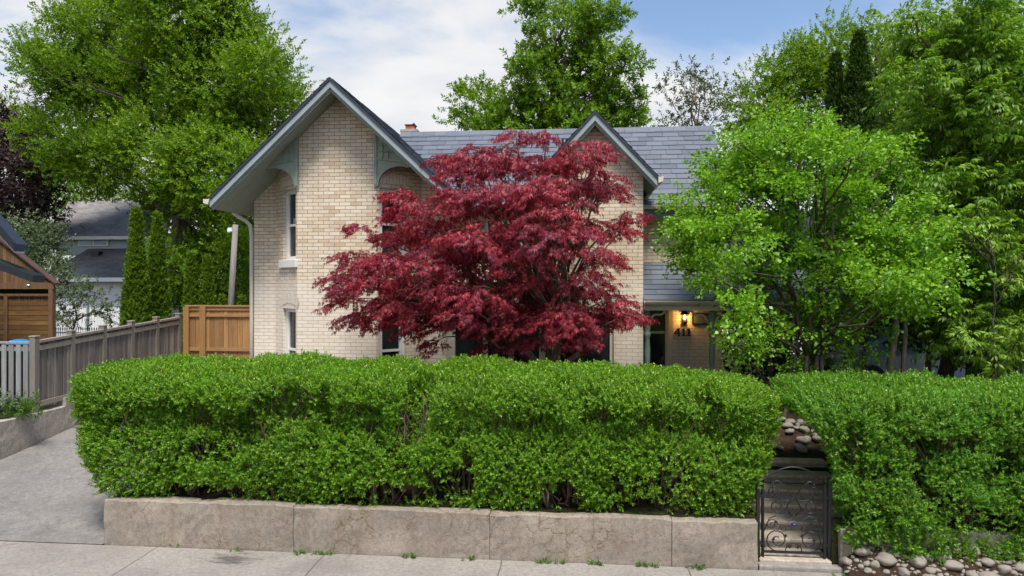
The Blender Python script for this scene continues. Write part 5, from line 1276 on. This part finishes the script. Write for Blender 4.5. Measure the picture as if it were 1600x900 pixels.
tree('shrub', 'dull green bush behind the right hedge between the tree trunks', 'shrub', (float(PX(1330, 590, 12.3)[0]), 12.3, .95), [(1320, 560, 18), (1345, 550, 20), (1300, 575, 16), (1355, 575, 16), (1260, 575, 14), (1235, 580, 14)], 12.3, ts, M['hedge2'], M['bark'], 90, .2, 8, .95, .03, dYs=.15, inner=.3, up=.2, xd=(0, 0, 1), limb_r=.03)
und = [(1180+38*i+random.uniform(-12, 12), random.uniform(455, 585), random.uniform(26, 42)) for i in range(12)]+[(1400+34*i, random.uniform(380, 500), 40) for i in range(7)]  # dark foliage added to fill the deep shade under the trees
tree('shade_thicket', 'thicket of very dark leaves added to stand for the deep shade beyond the right hedge', 'tree', (float(PX(1420, 590, 18.6)[0]), 18.6, .95), und, 18.6, ts, M['cedardark'], M['bark'], 44, .5, 24, 1.7, .06, dYs=.9, inner=.3, limb_r=.04, trunks=[(0, 0), (1.6, .2), (-1.8, .1), (-.8, .3), (2.6, 0)])
# bare lower trunks between hedge and crown
mbx = None
for k, (px, lean, r_) in enumerate([(1388, .05, .075), (1420, -.03, .05), (1340, .1, .05), (1450, .02, .06), (1482, -.05, .05), (1215, -.1, .045)]):
    Yk = 13.0+.25*k; b = PX(px, 600, Yk); b = np.array([b[0], Yk, .9])
    tr = thing('tree_stem', ['pale brown trunk, the stoutest behind the right hedge', 'slim pale trunk right of the stoutest one behind the hedge', 'thin dark trunk left of the stoutest one behind the hedge', 'dark trunk among the shade leaves right of the parked car', 'rightmost thin dark trunk in the shade behind the right hedge', 'thin dark trunk by the right end of the porch'][k], 'tree', tuple(b))
    mb = MB(); top = b+np.array([lean*4, .1, 3.4]); limb(mb, b, top, r_, r_*.6, 7, .025, sides=9); mb.build('trunk', M['bark_pale'] if k < 2 else M['bark'], tr, tuple(b), fix=False)
    n = 110; Pq = top+rng.normal(size=(n, 3))*np.array([.45, .45, .35]); leaf_obj('crown', place(ts, Pq, rdirs(n)+np.array([0, 0, .2]), np.tile([0, 0, 1.], (n, 1))+rng.normal(size=(n, 3))*.3, .8+.5*rng.random(n)), M['hedge2'], tr, tuple(b))
# dark evergreen by the glazed door and low plants at the left
cedar_tree('evergreen_shrub', 'dark evergreen shrub against the right gable beside the red maple', 893, 440, 13.5, .95, 46, M['cedardark'], n=1800, cat='shrub')
for k, (px, py, lab) in enumerate([(14, 640, 'low grey green plant at the foot of the pale fence, at the frame edge'), (40, 645, 'low leafy plant at the foot of the pale fence, next to the corner post')]):
    q = PX(px, py, 12.2); b = (float(q[0]), 12.2, 1.0); n = 90; Pq = np.array(b)+rng.normal(size=(n, 3))*np.array([.16, .10, .10])+np.array([0, 0, .15])
    o = leaf_obj('garden_plant', place([tpl_shoot(9, .12, .07, .022, r5(600+k), 1.0)], Pq, rdirs(n)*.7+np.array([0, -.2, .7]), rdirs(n), .7+.5*rng.random(n)), M['applet'] if k == 0 else M['weed'], None, b)
    setp(o, lab, 'plant')

# ------------------------------------------------------------------ light and sky
SUN_EL, SUN_AZ = R(64), R(163)      # azimuth clockwise from +Y (the sun stands behind the camera, a little left)
w = bpy.data.worlds.new('World'); sc.world = w; w.use_nodes = True; nt = w.node_tree
bg = nt.nodes['Background']; bg.inputs['Strength'].default_value = .095
sky = nt.nodes.new('ShaderNodeTexSky'); sky.sky_type = 'NISHITA'; sky.sun_disc = False; sky.sun_elevation = SUN_EL; sky.sun_rotation = SUN_AZ
sky.air_density = 1.0; sky.dust_density = .6; sky.ozone_density = 1.5
tc = nt.nodes.new('ShaderNodeTexCoord'); sep = nt.nodes.new('ShaderNodeSeparateXYZ'); nt.links.new(tc.outputs['Generated'], sep.inputs[0])
def mth(op, a, b=0.0, c=None):
    x = nt.nodes.new('ShaderNodeMath'); x.operation = op
    for i, v in enumerate((a, b) if c is None else (a, b, c)):
        if isinstance(v, (int, float)): x.inputs[i].default_value = v
        else: nt.links.new(v, x.inputs[i])
    return x.outputs[0]
den = mth('ADD', mth('MAXIMUM', sep.outputs['Z'], 0.0), .22)
cx_ = mth('DIVIDE', sep.outputs['X'], den); cy_ = mth('DIVIDE', sep.outputs['Y'], den)
cmb = nt.nodes.new('ShaderNodeCombineXYZ'); nt.links.new(cx_, cmb.inputs[0]); nt.links.new(cy_, cmb.inputs[1])
mp = nt.nodes.new('ShaderNodeMapping'); mp.inputs['Location'].default_value = (3.3, 1.2, 0); mp.inputs['Scale'].default_value = (.75, 1.2, 1); nt.links.new(cmb.outputs[0], mp.inputs['Vector'])
def wn(scale, detail, rough, dist):
    x = nt.nodes.new('ShaderNodeTexNoise'); x.inputs['Scale'].default_value = scale; x.inputs['Detail'].default_value = detail; x.inputs['Roughness'].default_value = rough; x.inputs['Distortion'].default_value = dist
    nt.links.new(mp.outputs[0], x.inputs['Vector']); return x.outputs['Fac']
n1 = wn(1.15, 9, .55, .35); n2 = wn(3.2, 6, .55, .2)
# cover thins out with height above the horizon
n1 = mth('ADD', n1, mth('MULTIPLY', sep.outputs['X'], -.16)); cov = mth('ADD', n1, mth('MULTIPLY', mth('SUBTRACT', .33, sep.outputs['Z']), .9))
mr = nt.nodes.new('ShaderNodeMapRange'); mr.inputs['From Min'].default_value = .36; mr.inputs['From Max'].default_value = .58; nt.links.new(cov, mr.inputs['Value']); mr.interpolation_type = 'SMOOTHSTEP'
cr = nt.nodes.new('ShaderNodeValToRGB'); nt.links.new(n2, cr.inputs['Fac']); CLOUD = 4.9
cr.color_ramp.elements[0].position = .3; cr.color_ramp.elements[0].color = (.78, .82, .90, 1); cr.color_ramp.elements[1].position = .65; cr.color_ramp.elements[1].color = (1, 1, 1, 1)
vm = nt.nodes.new('ShaderNodeVectorMath'); vm.operation = 'SCALE'; vm.inputs['Scale'].default_value = CLOUD; nt.links.new(cr.outputs['Color'], vm.inputs[0])
mx = nt.nodes.new('ShaderNodeMixRGB'); nt.links.new(mr.outputs[0], mx.inputs['Fac']); nt.links.new(sky.outputs[0], mx.inputs['Color1']); nt.links.new(vm.outputs[0], mx.inputs['Color2'])
nt.links.new(mx.outputs[0], bg.inputs['Color'])
sd = bpy.data.lights.new('sun', 'SUN'); sd.energy = 2.8; sd.angle = R(18); sd.color = (1, .955, .88)
so = bpy.data.objects.new('sun', sd); COL.objects.link(so)
dv = Vector((math.sin(SUN_AZ)*math.cos(SUN_EL), math.cos(SUN_AZ)*math.cos(SUN_EL), math.sin(SUN_EL)))
so.rotation_euler = (-dv).to_track_quat('-Z', 'Y').to_euler(); so.location = (0, -10, 30)

sc.view_settings.view_transform = 'Standard'; sc.view_settings.look = 'None'; sc.view_settings.gamma = 1; sc.view_settings.exposure = 1.0
sc.view_settings.use_curve_mapping = False
sc.render.engine = 'CYCLES'
sc.cycles.use_denoising = True; sc.cycles.max_bounces = 7; sc.cycles.diffuse_bounces = 3; sc.cycles.glossy_bounces = 2; sc.cycles.transmission_bounces = 4; sc.cycles.use_adaptive_sampling = True; sc.cycles.adaptive_threshold = .02
sc.cycles.caustics_reflective = False; sc.cycles.caustics_refractive = False
